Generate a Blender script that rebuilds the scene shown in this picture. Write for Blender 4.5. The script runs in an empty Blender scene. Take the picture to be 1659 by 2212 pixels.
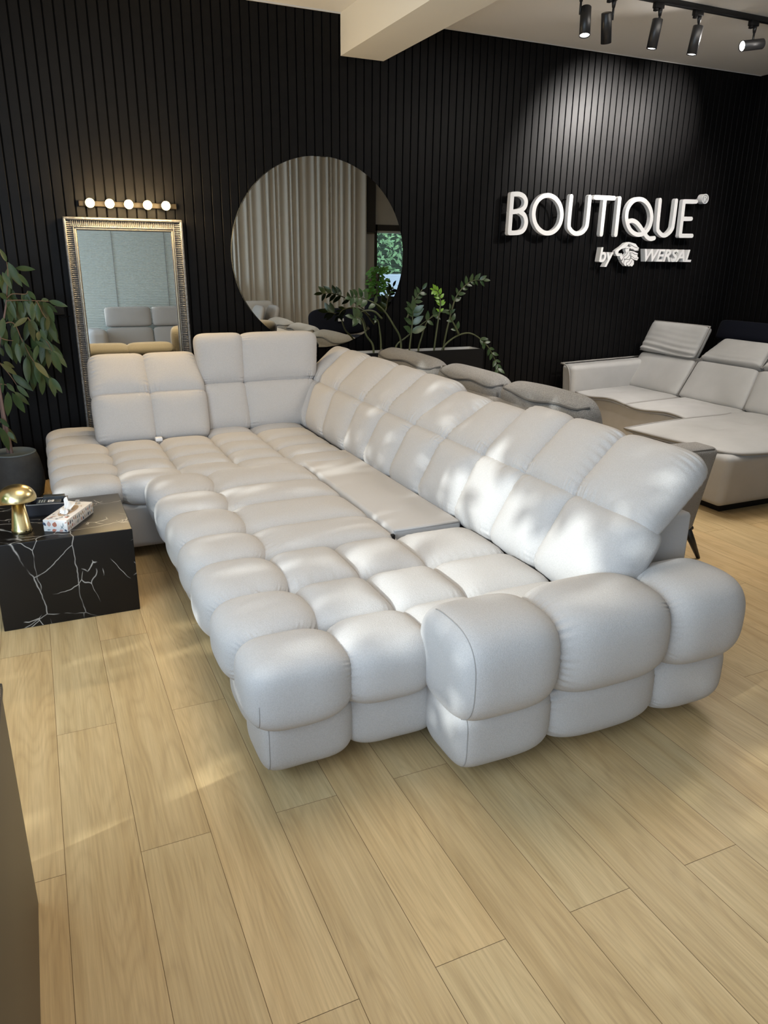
import bpy, math, random
import numpy as np
from mathutils import Vector, Matrix

SC = bpy.context.scene
COL = SC.collection
random.seed(7)
RNG = np.random.default_rng(7)

# ------------------------------------------------------------------ camera
F_PX, IMG_W, IMG_H = 1618.34, 1659.0, 2212.0
YAW, PITCH, ROLL, CAM_H = 0.429296388, 0.327981527, 0.0126674533, 1.57
cy_, sy_, cp_, sp_ = math.cos(YAW), math.sin(YAW), math.cos(PITCH), math.sin(PITCH)
fw = Vector((sy_ * cp_, cy_ * cp_, -sp_))
rt = Vector((cy_, -sy_, 0))
up = rt.cross(fw)
r2 = math.cos(ROLL) * rt + math.sin(ROLL) * up
u2 = -math.sin(ROLL) * rt + math.cos(ROLL) * up
cam_d = bpy.data.cameras.new('camera')
cam_d.sensor_fit = 'VERTICAL'
cam_d.sensor_height = 36.0
cam_d.lens = 36.0 * F_PX / IMG_H
cam_d.clip_start = 0.02
cam = bpy.data.objects.new('camera', cam_d)
M = Matrix((r2, u2, -fw)).transposed().to_4x4()
M.translation = (0, 0, CAM_H)
cam.matrix_world = M
COL.objects.link(cam)
SC.camera = cam

# ------------------------------------------------------------------ colour management
SC.view_settings.view_transform = 'Standard'
SC.view_settings.look = 'None'
SC.view_settings.gamma = 1
SC.view_settings.exposure = 0.07
SC.view_settings.use_curve_mapping = False
SC.cycles.use_denoising = True
SC.cycles.max_bounces = 7
SC.cycles.diffuse_bounces = 4
SC.cycles.glossy_bounces = 5
SC.cycles.transparent_max_bounces = 8
SC.cycles.sample_clamp_indirect = 4.0
SC.cycles.caustics_reflective = False
SC.cycles.caustics_refractive = False

# ------------------------------------------------------------------ world, sun, daylight
w = bpy.data.worlds.new('World')
SC.world = w
w.use_nodes = True
bg = w.node_tree.nodes['Background']
bg.inputs[0].default_value = (0.62, 0.80, 1.0, 1)
bg.inputs[1].default_value = 2.2

SUN_DIR = Vector((1.0, 0.25, -0.43)).normalized()
sd = bpy.data.lights.new('sun', 'SUN')
sd.energy = 3.3
sd.angle = math.radians(0.55)
sd.color = (0.93, 1.0, 0.99)
so = bpy.data.objects.new('sun', sd)
so.rotation_euler = SUN_DIR.to_track_quat('-Z', 'Y').to_euler()
so.location = (-6, 0, 5)
COL.objects.link(so)


def area(name, loc, direction, sx, sy, power, color):
    d = bpy.data.lights.new(name, 'AREA')
    d.shape = 'RECTANGLE'
    d.size, d.size_y, d.energy, d.color = sx, sy, power, color
    o = bpy.data.objects.new(name, d)
    o.location = loc
    o.rotation_euler = Vector(direction).to_track_quat('-Z', 'Y').to_euler()
    COL.objects.link(o)
    return o


# daylight entering by the openings of the left wall and of the rear wall
area('daylight_left_window', (-1.56, 0.5, 1.45), (1, 0.30, -0.05), 2.6, 2.0, 108, (0.66, 0.81, 1.0))
area('daylight_rear_window', (-0.6, -1.52, 1.45), (0.1, 1, -0.1), 2.0, 2.2, 14, (0.70, 0.84, 1.0))
# unseen fill lights added under the ceiling for the room's warm overhead light
area('ceiling_fill_warm', (0.7, 2.9, 3.19), (0, 0, -1), 1.4, 1.4, 35, (1.0, 0.85, 0.66))
area('ceiling_fill_right', (4.4, 3.5, 3.19), (0, 0, -1), 1.6, 1.2, 58, (1.0, 0.93, 0.84))

# ------------------------------------------------------------------ materials
MATS = {}


def mat(name, base, rough=0.5, metal=0.0, bump=None, mottle=None, sheen=0.0, emit=None, spec=0.5, coat=0.0):
    """bump=(scale, strength, distance); mottle=(scale, second colour, low, high)"""
    m = bpy.data.materials.new(name)
    m.use_nodes = True
    nt = m.node_tree
    b = nt.nodes['Principled BSDF']
    b.inputs['Base Color'].default_value = (*base, 1)
    b.inputs['Roughness'].default_value = rough
    b.inputs['Metallic'].default_value = metal
    b.inputs['Specular IOR Level'].default_value = spec
    b.inputs['Coat Weight'].default_value = coat
    if sheen:
        b.inputs['Sheen Weight'].default_value = sheen
        b.inputs['Sheen Roughness'].default_value = 0.4
    if emit:
        b.inputs['Emission Color'].default_value = (*emit[0], 1)
        b.inputs['Emission Strength'].default_value = emit[1]
    tc = nt.nodes.new('ShaderNodeTexCoord')
    if mottle:
        n = nt.nodes.new('ShaderNodeTexNoise')
        n.inputs['Scale'].default_value = mottle[0]
        n.inputs['Detail'].default_value = 5
        nt.links.new(tc.outputs['Object'], n.inputs['Vector'])
        r = nt.nodes.new('ShaderNodeValToRGB')
        r.color_ramp.elements[0].position = mottle[2]
        r.color_ramp.elements[1].position = mottle[3]
        r.color_ramp.elements[0].color = (*mottle[1], 1)
        r.color_ramp.elements[1].color = (*base, 1)
        nt.links.new(n.outputs['Fac'], r.inputs[0])
        nt.links.new(r.outputs[0], b.inputs['Base Color'])
    if bump:
        n = nt.nodes.new('ShaderNodeTexNoise')
        n.inputs['Scale'].default_value = bump[0]
        n.inputs['Detail'].default_value = 4
        nt.links.new(tc.outputs['Object'], n.inputs['Vector'])
        bm = nt.nodes.new('ShaderNodeBump')
        bm.inputs['Strength'].default_value = bump[1]
        bm.inputs['Distance'].default_value = bump[2]
        nt.links.new(n.outputs['Fac'], bm.inputs['Height'])
        nt.links.new(bm.outputs[0], b.inputs['Normal'])
    MATS[name] = m
    return m


mat('cream_chenille', (0.50, 0.48, 0.467), 0.9, bump=(300, 0.45, 0.003), mottle=(260, (0.455, 0.437, 0.425), 0.38, 0.62), sheen=0.04, spec=0.15)
mat('seam_thread', (0.33, 0.32, 0.31), 0.9)
mat('cream_chenille_flat', (0.485, 0.465, 0.45), 0.9, bump=(260, 0.3, 0.002), sheen=0.04, spec=0.15)
mat('taupe_leather', (0.40, 0.395, 0.387), 0.62, bump=(420, 0.15, 0.001), mottle=(9, (0.375, 0.37, 0.362), 0.35, 0.7), spec=0.35, sheen=0.1)
mat('taupe_piping', (0.25, 0.24, 0.225), 0.6)
mat('grey_boucle', (0.50, 0.48, 0.46), 0.95, bump=(330, 1.0, 0.006), mottle=(520, (0.17, 0.165, 0.155), 0.38, 0.62), spec=0.15)
mat('grey_piping', (0.12, 0.115, 0.11), 0.9, bump=(330, 0.6, 0.003))
mat('navy_velvet', (0.006, 0.007, 0.013), 0.8, spec=0.15, sheen=0.03, bump=(200, 0.3, 0.002))
mat('greige_fabric', (0.36, 0.335, 0.32), 0.85, bump=(300, 0.3, 0.002))
mat('black_slat', (0.0062, 0.0057, 0.0057), 0.42, spec=0.11, mottle=(14, (0.0045, 0.0043, 0.0045), 0.3, 0.7), bump=(60, 0.08, 0.001))
mat('black_groove', (0.003, 0.003, 0.003), 0.9, spec=0.1)
mat('white_paint', (0.86, 0.83, 0.78), 0.85, bump=(40, 0.05, 0.001))
mat('beam_paint', (0.86, 0.81, 0.70), 0.85)
mat('rear_wall_paint', (0.50, 0.47, 0.42), 0.9)
mat('white_trim', (0.66, 0.64, 0.60), 0.5)
mat('sign_white', (0.78, 0.77, 0.76), 0.45)
mat('sign_recess_shade', (0.30, 0.30, 0.30), 0.6)  # shade inside the registered mark's recess, painted as grey
mat('sign_groove', (0.10, 0.10, 0.10), 0.7)
mat('black_metal', (0.012, 0.012, 0.013), 0.42, spec=0.5)
mat('black_plastic', (0.006, 0.006, 0.0065), 0.5, spec=0.25)
mat('black_leather', (0.012, 0.012, 0.017), 0.45, bump=(300, 0.3, 0.001))
mat('mirror_glass', (0.86, 0.88, 0.85), 0.0, metal=1.0)
mat('mirror_edge', (0.45, 0.48, 0.46), 0.1, metal=0.6)
mat('silver_gilt', (0.21, 0.208, 0.202), 0.45, metal=0.6, bump=(140, 0.5, 0.003), mottle=(60, (0.13, 0.125, 0.12), 0.35, 0.62))
mat('silver_groove', (0.05, 0.042, 0.035), 0.6)
mat('gold_lip', (0.36, 0.33, 0.26), 0.35, metal=0.9, bump=(180, 0.6, 0.003))
mat('brass', (0.72, 0.58, 0.30), 0.27, metal=1.0)
mat('brass_dark', (0.022, 0.017, 0.011), 0.5, metal=0.2, spec=0.2)
mat('lamp_lens', (1, 1, 1), 0.3, emit=((1.0, 0.97, 0.93), 14))
mat('warm_bulb', (1, 0.9, 0.7), 0.3, emit=((1.0, 0.76, 0.36), 5.0))
mat('soil', (0.06, 0.045, 0.035), 0.95, bump=(60, 1, 0.01))
mat('wood_chip', (0.36, 0.25, 0.15), 0.8)
mat('pot_grey', (0.035, 0.036, 0.036), 0.75, bump=(90, 0.3, 0.002), mottle=(30, (0.025, 0.026, 0.027), 0.3, 0.7))
mat('pot_rim', (0.10, 0.125, 0.14), 0.6)
mat('trunk_pink', (0.20, 0.13, 0.11), 0.8, bump=(80, 0.5, 0.004))
mat('twig', (0.16, 0.10, 0.06), 0.8)
mat('leaf_dark', (0.032, 0.064, 0.022), 0.42, spec=0.3, mottle=(11, (0.055, 0.075, 0.024), 0.38, 0.62))
mat('leaf_olive', (0.085, 0.088, 0.03), 0.45, spec=0.3)
mat('zz_leaf', (0.030, 0.062, 0.022), 0.3, spec=0.5, mottle=(20, (0.05, 0.08, 0.03), 0.38, 0.62))
mat('zz_leaf_lime', (0.17, 0.33, 0.03), 0.35, spec=0.5)
mat('zz_stem', (0.075, 0.085, 0.035), 0.5)
mat('tree_leaf', (0.10, 0.26, 0.04), 0.5)
mat('hedge_leaf', (0.30, 0.52, 0.22), 0.55)
mat('bark', (0.09, 0.065, 0.045), 0.9)
mat('planter_white', (0.62, 0.61, 0.58), 0.4)
mat('tissue', (0.80, 0.79, 0.77), 0.9)
mat('box_card', (0.74, 0.70, 0.66), 0.6)
mat('print_rose', (0.52, 0.30, 0.25), 0.6)
mat('print_rust', (0.45, 0.16, 0.10), 0.6)
mat('print_navy', (0.045, 0.065, 0.105), 0.6)
mat('print_tan', (0.46, 0.33, 0.22), 0.6)
mat('print_grey', (0.22, 0.26, 0.28), 0.6)
mat('card_dark', (0.035, 0.042, 0.05), 0.3)
mat('card_white', (0.75, 0.75, 0.75), 0.5)
mat('cabinet_brown', (0.050, 0.040, 0.032), 0.42, bump=(30, 0.05, 0.001))
mat('curtain_cloth', (0.60, 0.56, 0.50), 0.95, bump=(240, 0.2, 0.001))
mat('blind_slat', (0.66, 0.70, 0.68), 0.45)
mat('blind_cord', (0.30, 0.31, 0.30), 0.8)
mat('frame_dark', (0.035, 0.030, 0.026), 0.5)
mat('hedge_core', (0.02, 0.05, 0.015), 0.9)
mat('pavement', (0.45, 0.47, 0.50), 0.9)
mat('garden_white', (0.62, 0.70, 0.80), 0.8)
mat('label_white', (0.62, 0.62, 0.62), 0.6)
mat('tab_white', (0.75, 0.75, 0.76), 0.4)


def marble():
    m = bpy.data.materials.new('black_marble')
    m.use_nodes = True
    nt = m.node_tree
    N, L = nt.nodes.new, nt.links.new
    b = nt.nodes['Principled BSDF']
    b.inputs['Roughness'].default_value = 0.34
    b.inputs['Specular IOR Level'].default_value = 0.28
    tc = N('ShaderNodeTexCoord')

    def veins(scale, warp, width, seed, soft, lo, hi, stretch=(1, 1, 1)):
        mp = N('ShaderNodeMapping')
        mp.inputs['Location'].default_value = seed
        mp.inputs['Scale'].default_value = stretch
        mp.inputs['Rotation'].default_value = (0.3, 0.5, 0.2)
        L(tc.outputs['Object'], mp.inputs['Vector'])
        nz = N('ShaderNodeTexNoise')
        nz.inputs['Scale'].default_value = 5
        nz.inputs['Detail'].default_value = 3
        L(mp.outputs[0], nz.inputs['Vector'])
        mx = N('ShaderNodeMixRGB')
        mx.blend_type = 'LINEAR_LIGHT'
        mx.inputs[0].default_value = warp
        L(mp.outputs[0], mx.inputs[1])
        L(nz.outputs['Color'], mx.inputs[2])
        v = N('ShaderNodeTexVoronoi')
        v.feature = 'DISTANCE_TO_EDGE'
        v.inputs['Scale'].default_value = scale
        L(mx.outputs[0], v.inputs['Vector'])
        r = N('ShaderNodeValToRGB')
        r.color_ramp.elements[0].position = width
        r.color_ramp.elements[0].color = (1, 1, 1, 1)
        r.color_ramp.elements[1].position = width + soft
        r.color_ramp.elements[1].color = (0, 0, 0, 1)
        L(v.outputs['Distance'], r.inputs[0])
        n2 = N('ShaderNodeTexNoise')
        n2.inputs['Scale'].default_value = 5.0
        n2.inputs['Detail'].default_value = 3
        mp2 = N('ShaderNodeMapping')
        mp2.inputs['Location'].default_value = (seed[2], seed[0] + 3, seed[1])
        L(tc.outputs['Object'], mp2.inputs['Vector'])
        L(mp2.outputs[0], n2.inputs['Vector'])
        r2_ = N('ShaderNodeValToRGB')
        r2_.color_ramp.elements[0].position = lo
        r2_.color_ramp.elements[1].position = hi
        L(n2.outputs['Fac'], r2_.inputs[0])
        ml = N('ShaderNodeMath')
        ml.operation = 'MULTIPLY'
        L(r.outputs[0], ml.inputs[0])
        L(r2_.outputs[0], ml.inputs[1])
        return ml

    a = veins(2.3, 0.045, 0.0008, (0.4, 0.1, 0.7), 0.0042, 0.40, 0.50)
    c = veins(5.0, 0.05, 0.0008, (2.1, 1.3, 0.2), 0.006, 0.50, 0.60, (1.0, 1.6, 0.7))
    d = veins(14.0, 0.05, 0.006, (5.1, 0.3, 3.2), 0.03, 0.62, 0.66)
    s1 = N('ShaderNodeMath'); s1.operation = 'MAXIMUM'
    L(a.outputs[0], s1.inputs[0]); L(c.outputs[0], s1.inputs[1])
    s2 = N('ShaderNodeMath'); s2.operation = 'MAXIMUM'
    L(s1.outputs[0], s2.inputs[0]); L(d.outputs[0], s2.inputs[1])
    mix = N('ShaderNodeMixRGB')
    mix.inputs[1].default_value = (0.0075, 0.0065, 0.006, 1)
    mix.inputs[2].default_value = (0.42, 0.40, 0.37, 1)
    L(s2.outputs[0], mix.inputs[0])
    L(mix.outputs[0], b.inputs['Base Color'])
    MATS['black_marble'] = m


marble()


def oak():
    m = bpy.data.materials.new('oak_plank')
    m.use_nodes = True
    nt = m.node_tree
    N, L = nt.nodes.new, nt.links.new
    b = nt.nodes['Principled BSDF']
    b.inputs['Roughness'].default_value = 0.46
    b.inputs['Specular IOR Level'].default_value = 0.4
    uv = N('ShaderNodeUVMap')
    uv.uv_map = 'UVMap'
    at = N('ShaderNodeAttribute')
    at.attribute_name = 'tone'
    # cathedral grain: rings of a stretched, warped distance field
    mp = N('ShaderNodeMapping'); mp.inputs['Scale'].default_value = (1.0, 0.11, 1)
    L(uv.outputs[0], mp.inputs['Vector'])
    n1 = N('ShaderNodeTexNoise'); n1.inputs['Scale'].default_value = 5.0; n1.inputs['Detail'].default_value = 2.0
    L(mp.outputs[0], n1.inputs['Vector'])
    mul = N('ShaderNodeMath'); mul.operation = 'MULTIPLY'; mul.inputs[1].default_value = 26.0
    L(n1.outputs['Fac'], mul.inputs[0])
    fr = N('ShaderNodeMath'); fr.operation = 'PINGPONG'; fr.inputs[1].default_value = 0.5
    L(mul.outputs[0], fr.inputs[0])
    ring = N('ShaderNodeValToRGB')
    ring.color_ramp.elements[0].position = 0.0; ring.color_ramp.elements[0].color = (0.78, 0.76, 0.74, 1)
    ring.color_ramp.elements[1].position = 0.32; ring.color_ramp.elements[1].color = (1, 1, 1, 1)
    L(fr.outputs[0], ring.inputs[0])
    # fine fibres
    mp2 = N('ShaderNodeMapping'); mp2.inputs['Scale'].default_value = (150, 4.0, 1)
    L(uv.outputs[0], mp2.inputs['Vector'])
    n2 = N('ShaderNodeTexNoise'); n2.inputs['Scale'].default_value = 1.0; n2.inputs['Detail'].default_value = 5.0; n2.inputs['Roughness'].default_value = 0.65
    L(mp2.outputs[0], n2.inputs['Vector'])
    mp3 = N('ShaderNodeMapping'); mp3.inputs['Scale'].default_value = (16, 1.1, 1)
    L(uv.outputs[0], mp3.inputs['Vector'])
    n3 = N('ShaderNodeTexNoise'); n3.inputs['Scale'].default_value = 1.0; n3.inputs['Detail'].default_value = 3.0
    L(mp3.outputs[0], n3.inputs['Vector'])
    rf = N('ShaderNodeValToRGB')
    rf.color_ramp.elements[0].position = 0.30; rf.color_ramp.elements[0].color = (0.74, 0.73, 0.72, 1)
    rf.color_ramp.elements[1].position = 0.62; rf.color_ramp.elements[1].color = (1, 1, 1, 1)
    L(n2.outputs['Fac'], rf.inputs[0])
    r3 = N('ShaderNodeValToRGB')
    r3.color_ramp.elements[0].position = 0.25; r3.color_ramp.elements[0].color = (0.50, 0.345, 0.162, 1)
    r3.color_ramp.elements[1].position = 0.75; r3.color_ramp.elements[1].color = (0.66, 0.49, 0.262, 1)
    L(n3.outputs['Fac'], r3.inputs[0])
    m1 = N('ShaderNodeMixRGB'); m1.blend_type = 'MULTIPLY'; m1.inputs[0].default_value = 0.42
    L(r3.outputs[0], m1.inputs[1]); L(ring.outputs[0], m1.inputs[2])
    m2 = N('ShaderNodeMixRGB'); m2.blend_type = 'MULTIPLY'; m2.inputs[0].default_value = 0.75
    L(m1.outputs[0], m2.inputs[1]); L(rf.outputs[0], m2.inputs[2])
    m3 = N('ShaderNodeMixRGB'); m3.blend_type = 'MULTIPLY'; m3.inputs[0].default_value = 1.0
    L(m2.outputs[0], m3.inputs[1]); L(at.outputs['Color'], m3.inputs[2])
    L(m3.outputs[0], b.inputs['Base Color'])
    bm = N('ShaderNodeBump'); bm.inputs['Strength'].default_value = 0.18; bm.inputs['Distance'].default_value = 0.001
    L(n2.outputs['Fac'], bm.inputs['Height']); L(bm.outputs[0], b.inputs['Normal'])
    MATS['oak_plank'] = m
    mat('plank_seam', (0.16, 0.10, 0.05), 0.9, spec=0.1)


oak()


def glass_pane():
    m = bpy.data.materials.new('window_glass')
    m.use_nodes = True
    nt = m.node_tree
    nt.nodes.remove(nt.nodes['Principled BSDF'])
    t = nt.nodes.new('ShaderNodeBsdfTransparent')
    g = nt.nodes.new('ShaderNodeBsdfGlossy')
    g.inputs['Roughness'].default_value = 0.0
    mx = nt.nodes.new('ShaderNodeMixShader')
    mx.inputs[0].default_value = 0.06
    nt.links.new(t.outputs[0], mx.inputs[1])
    nt.links.new(g.outputs[0], mx.inputs[2])
    nt.links.new(mx.outputs[0], nt.nodes['Material Output'].inputs[0])
    MATS['window_glass'] = m


glass_pane()

# ------------------------------------------------------------------ mesh building
WORLD_OF = {}
_TEMPL = {}


def cube_template(n):
    """unit cube surface grid: unique vertices (k,3) in [-1,1] and quads"""
    if n in _TEMPL:
        return _TEMPL[n]
    idx, verts, quads = {}, [], []

    def vid(i, j, k):
        key = (i, j, k)
        if key not in idx:
            idx[key] = len(verts)
            verts.append((2 * i / n - 1, 2 * j / n - 1, 2 * k / n - 1))
        return idx[key]
    for a in range(n):
        for b in range(n):
            for s in (0, n):
                q = [vid(s, a, b), vid(s, a + 1, b), vid(s, a + 1, b + 1), vid(s, a, b + 1)]
                quads.append(q if s else q[::-1])
                q = [vid(a, s, b), vid(a, s, b + 1), vid(a + 1, s, b + 1), vid(a + 1, s, b)]
                quads.append(q if s else q[::-1])
                q = [vid(a, b, s), vid(a + 1, b, s), vid(a + 1, b + 1, s), vid(a, b + 1, s)]
                quads.append(q if s else q[::-1])
    v = np.array(verts)
    v = np.sin(v * math.pi / 2 * 0.92) / math.sin(math.pi / 2 * 0.92)
    _TEMPL[n] = (v, quads)
    return _TEMPL[n]


def wobble(x, seed, f=1.0, k=4):
    r = np.random.default_rng(int(seed))
    s = 0
    for i in range(k):
        s = s + np.sin(x * f * r.uniform(0.5, 1.6) + r.uniform(0, 6.28)) / k
    return s


class MB:
    def __init__(self):
        self.v, self.f, self.mi, self.sm, self.n = [], [], [], [], 0

    def add(self, verts, faces, mi=0, smooth=True):
        verts = np.asarray(verts, float)
        self.v.append(verts)
        o = self.n
        self.f.extend([[i + o for i in q] for q in faces])
        self.mi.extend([mi] * len(faces))
        self.sm.extend([smooth] * len(faces))
        self.n += len(verts)

    def box(self, lo, hi, mi=0, bev=0.0):
        if bev:
            self.rbox(lo, hi, bev, mi)
            return
        (a, b, c), (d, e, f) = lo, hi
        v = [(a, b, c), (d, b, c), (d, e, c), (a, e, c), (a, b, f), (d, b, f), (d, e, f), (a, e, f)]
        self.add(v, [[3, 2, 1, 0], [4, 5, 6, 7], [0, 1, 5, 4], [1, 2, 6, 5], [2, 3, 7, 6], [3, 0, 4, 7]], mi, False)

    def rbox(self, lo, hi, r, mi=0, seg=3, xf=None):
        """box with rounded edges of radius r"""
        n = 2 * seg + 2
        lo, hi = np.array(lo, float), np.array(hi, float)
        c, h = (lo + hi) / 2, (hi - lo) / 2
        r = min(r, h.min() * 0.98)
        idx, verts, quads = {}, [], []
        core = h - r

        def coord(i):
            if i <= seg:
                return -1, math.tan((1 - i / seg) * math.pi / 4)
            return 1, math.tan(((i - seg - 1) / seg) * math.pi / 4)

        def vid(i, j, k):
            key = (i, j, k)
            if key in idx:
                return idx[key]
            s = [coord(i), coord(j), coord(k)]
            d = np.array([a * b for a, b in s])
            base = np.array([a for a, b in s]) * core
            L = np.linalg.norm(d)
            p = c + base + (d / L * r if L > 1e-9 else 0)
            idx[key] = len(verts)
            verts.append(p)
            return idx[key]
        m = n - 1
        for a in range(m):
            for b in range(m):
                for s in (0, m):
                    q = [vid(s, a, b), vid(s, a + 1, b), vid(s, a + 1, b + 1), vid(s, a, b + 1)]
                    quads.append(q if s else q[::-1])
                    q = [vid(a, s, b), vid(a, s, b + 1), vid(a + 1, s, b + 1), vid(a + 1, s, b)]
                    quads.append(q if s else q[::-1])
                    q = [vid(a, b, s), vid(a + 1, b, s), vid(a + 1, b + 1, s), vid(a, b + 1, s)]
                    quads.append(q if s else q[::-1])
        verts = np.array(verts)
        if xf is not None:
            verts = xf(verts)
        self.add(verts, quads, mi, True)

    def puff(self, P00, P10, P11, P01, tf, tb, over=1.125, m=6.0, k=2.75, n=22, wr=0.004, seed=0, seam_at=0.62, wrs=(1, 1, 1, 1), lump=0.003, folds=0.0):
        """a stuffed cell over the quad P00-P10-P11-P01 (seen from outside counter-clockwise);
        tf, tb: how far it swells in front of and behind the quad; wr: pucker depth at the seams"""
        v, quads = cube_template(n)
        P00, P10, P11, P01 = [np.array(p, float) for p in (P00, P10, P11, P01)]
        a = np.abs(v)
        f = ((a[:, 0] ** m + a[:, 1] ** m) ** (k / m) + a[:, 2] ** k) ** (1 / k)
        q = v / f[:, None]
        s, t, ww = q[:, 0], q[:, 1], q[:, 2]
        nrm = np.cross(P10 + P11 - P00 - P01, P01 + P11 - P00 - P10)
        nrm = nrm / np.linalg.norm(nrm)
        su, tu = (s * over + 1) / 2, (t * over + 1) / 2
        base = (P00[None] * ((1 - su) * (1 - tu))[:, None] + P10[None] * (su * (1 - tu))[:, None]
                + P11[None] * (su * tu)[:, None] + P01[None] * ((1 - su) * tu)[:, None])
        d = np.where(ww > 0, ww * tf, ww * tb)
        wl = np.linalg.norm(P10 - P00)
        hl = np.linalg.norm(P01 - P00)
        rr = np.random.default_rng(int(seed * 977 + 13))
        ph = rr.uniform(0, 50, 4)
        dw = np.zeros(len(v))
        fq = 300.0
        for i, (dist, along) in enumerate(((1 - s, t * hl / 2), (1 + s, t * hl / 2), (1 - t, s * wl / 2), (1 + t, s * wl / 2))):
            env = np.exp(-(np.abs(dist - (1 - 1 / over)) / 0.20) ** 1.5) * wrs[i]
            dw += env * (wobble(along + ph[i], seed * 31 + i, fq, 3) * 0.9 + 0.1) * (0.55 + 0.45 * np.sin(along * 9 + ph[i]))
        d = d + wr * dw + lump * wobble(s * 2.2 + ph[0], seed + 5, 1.6, 3) * wobble(t * 2.2 + ph[1], seed + 9, 1.6, 3)
        if folds:
            d = d + folds * np.exp(-(t + 1) / 0.45) * np.sin(t * 19 + 1.5 * np.sin(s * 2.1 + seed) + 0.8 * s) * (ww > -0.2)
        pos = base + nrm[None] * (d - seam_at * tf)[:, None]
        self.add(pos, quads, 0, True)

    @staticmethod
    def on_puff(P00, P10, P11, P01, tf, s, t, over=1.0, m=6.0, k=2.6, seam_at=0.0):
        """point of a stuffed cell's front at (s, t) in [-1, 1]"""
        P00, P10, P11, P01 = [Vector(p) for p in (P00, P10, P11, P01)]
        n = (P10 + P11 - P00 - P01).cross(P01 + P11 - P00 - P10).normalized()
        su, tu = (s * over + 1) / 2, (t * over + 1) / 2
        b = P00 * ((1 - su) * (1 - tu)) + P10 * (su * (1 - tu)) + P11 * (su * tu) + P01 * ((1 - su) * tu)
        w_ = max(0.0, 1 - (abs(s) ** m + abs(t) ** m) ** (k / m)) ** (1 / k)
        return b + n * ((w_ - seam_at) * tf)

    def block(self, lo, hi, m=3.2, ends=((2.5, 1.33), (2.5, 1.33)), n=26, wr=0.004, seed=0, axis=1, lump=0.004, wl=0.13):
        """stuffed cell filling a box: profile exponent m across `axis`; each end (low, high) has its own
        roundness exponent and overlap into the neighbouring cell; puckers run along the axis at soft ends"""
        v, quads = cube_template(n)
        lo, hi = np.array(lo, float), np.array(hi, float)
        c, h = (lo + hi) / 2, (hi - lo) / 2
        i0, i1 = [i for i in range(3) if i != axis]
        w_ = v[:, axis]
        neg = w_ < 0
        k = np.where(neg, ends[0][0], ends[1][0])
        ov = np.where(neg, ends[0][1], ends[1][1])
        a = np.abs(v)
        rad = (a[:, i0] ** m + a[:, i1] ** m) ** (1 / m)
        f = (rad ** k + a[:, axis] ** k) ** (1 / k)
        q = v / f[:, None]
        ang = np.arctan2(q[:, i1] * h[i1], -q[:, i0] * h[i0])
        al = q[:, axis] * ov
        soft = np.where(neg, ends[0][1] > 1.05, ends[1][1] > 1.05)
        per = ang * (h[i0] + h[i1]) / 2
        wk = np.exp(-((1 - np.abs(al)).clip(0) / wl) ** 1.5) * soft
        dw = np.where(neg, wobble(per, seed * 7 + 1, 330.0, 3) * (0.35 + 0.65 * wobble(per, seed + 3, 22, 2).clip(0)),
                      wobble(per, seed * 7 + 2, 330.0, 3) * (0.35 + 0.65 * wobble(per, seed + 4, 22, 2).clip(0)))
        g = 1 + (wr * wk * dw + lump * wobble(ang * 1.5 + seed, seed, 1.5, 3) * (1 - np.abs(q[:, axis]))) / min(h[i0], h[i1])
        pos = np.zeros_like(v)
        pos[:, axis] = c[axis] + al * h[axis]
        pos[:, i0] = c[i0] + q[:, i0] * h[i0] * g
        pos[:, i1] = c[i1] + q[:, i1] * h[i1] * g
        self.add(pos, quads, 0, True)

    @staticmethod
    def on_block(lo, hi, m, k, qa, angs, axis=0, out=1.004):
        """points on a block's surface near its low end: qa along the axis, angle round it (0 = towards -first axis, 90 = up)"""
        lo, hi = np.array(lo, float), np.array(hi, float)
        c, h = (lo + hi) / 2, (hi - lo) / 2
        i0, i1 = [i for i in range(3) if i != axis]
        rad = (1 - abs(qa) ** k) ** (1 / k) * out
        pts = []
        for a in angs:
            x, z = -math.cos(math.radians(a)), math.sin(math.radians(a))
            f = (abs(x) ** m + abs(z) ** m) ** (1 / m)
            q = np.zeros(3)
            q[axis] = c[axis] + qa * h[axis]
            q[i0] = c[i0] + x / f * rad * h[i0]
            q[i1] = c[i1] + z / f * rad * h[i1]
            pts.append(tuple(q))
        return pts

    def tube(self, pts, rad, seg=8, mi=0, cap=True, closed=False):
        pts = [Vector(p) for p in pts]
        N = len(pts)
        if not hasattr(rad, '__len__'):
            rad = [rad] * N
        verts, faces = [], []
        prev = None
        for i, p in enumerate(pts):
            if closed:
                t = pts[(i + 1) % N] - pts[i - 1]
            else:
                t = pts[min(i + 1, N - 1)] - pts[max(i - 1, 0)]
            t.normalize()
            if prev is None:
                a = Vector((0, 0, 1)) if abs(t.z) < 0.9 else Vector((1, 0, 0))
                x = t.cross(a).normalized()
            else:
                x = (prev - t * prev.dot(t)).normalized()
            prev = x
            y = t.cross(x)
            for j in range(seg):
                an = 2 * math.pi * j / seg
                verts.append(p + (x * math.cos(an) + y * math.sin(an)) * rad[i])
        rng = N if closed else N - 1
        for i in range(rng):
            for j in range(seg):
                a, b = i * seg + j, i * seg + (j + 1) % seg
                c, d = ((i + 1) % N) * seg + (j + 1) % seg, ((i + 1) % N) * seg + j
                faces.append([a, b, c, d])
        if cap and not closed:
            faces.append(list(range(seg))[::-1])
            faces.append([(N - 1) * seg + j for j in range(seg)])
        self.add([tuple(v) for v in verts], faces, mi, True)

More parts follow.
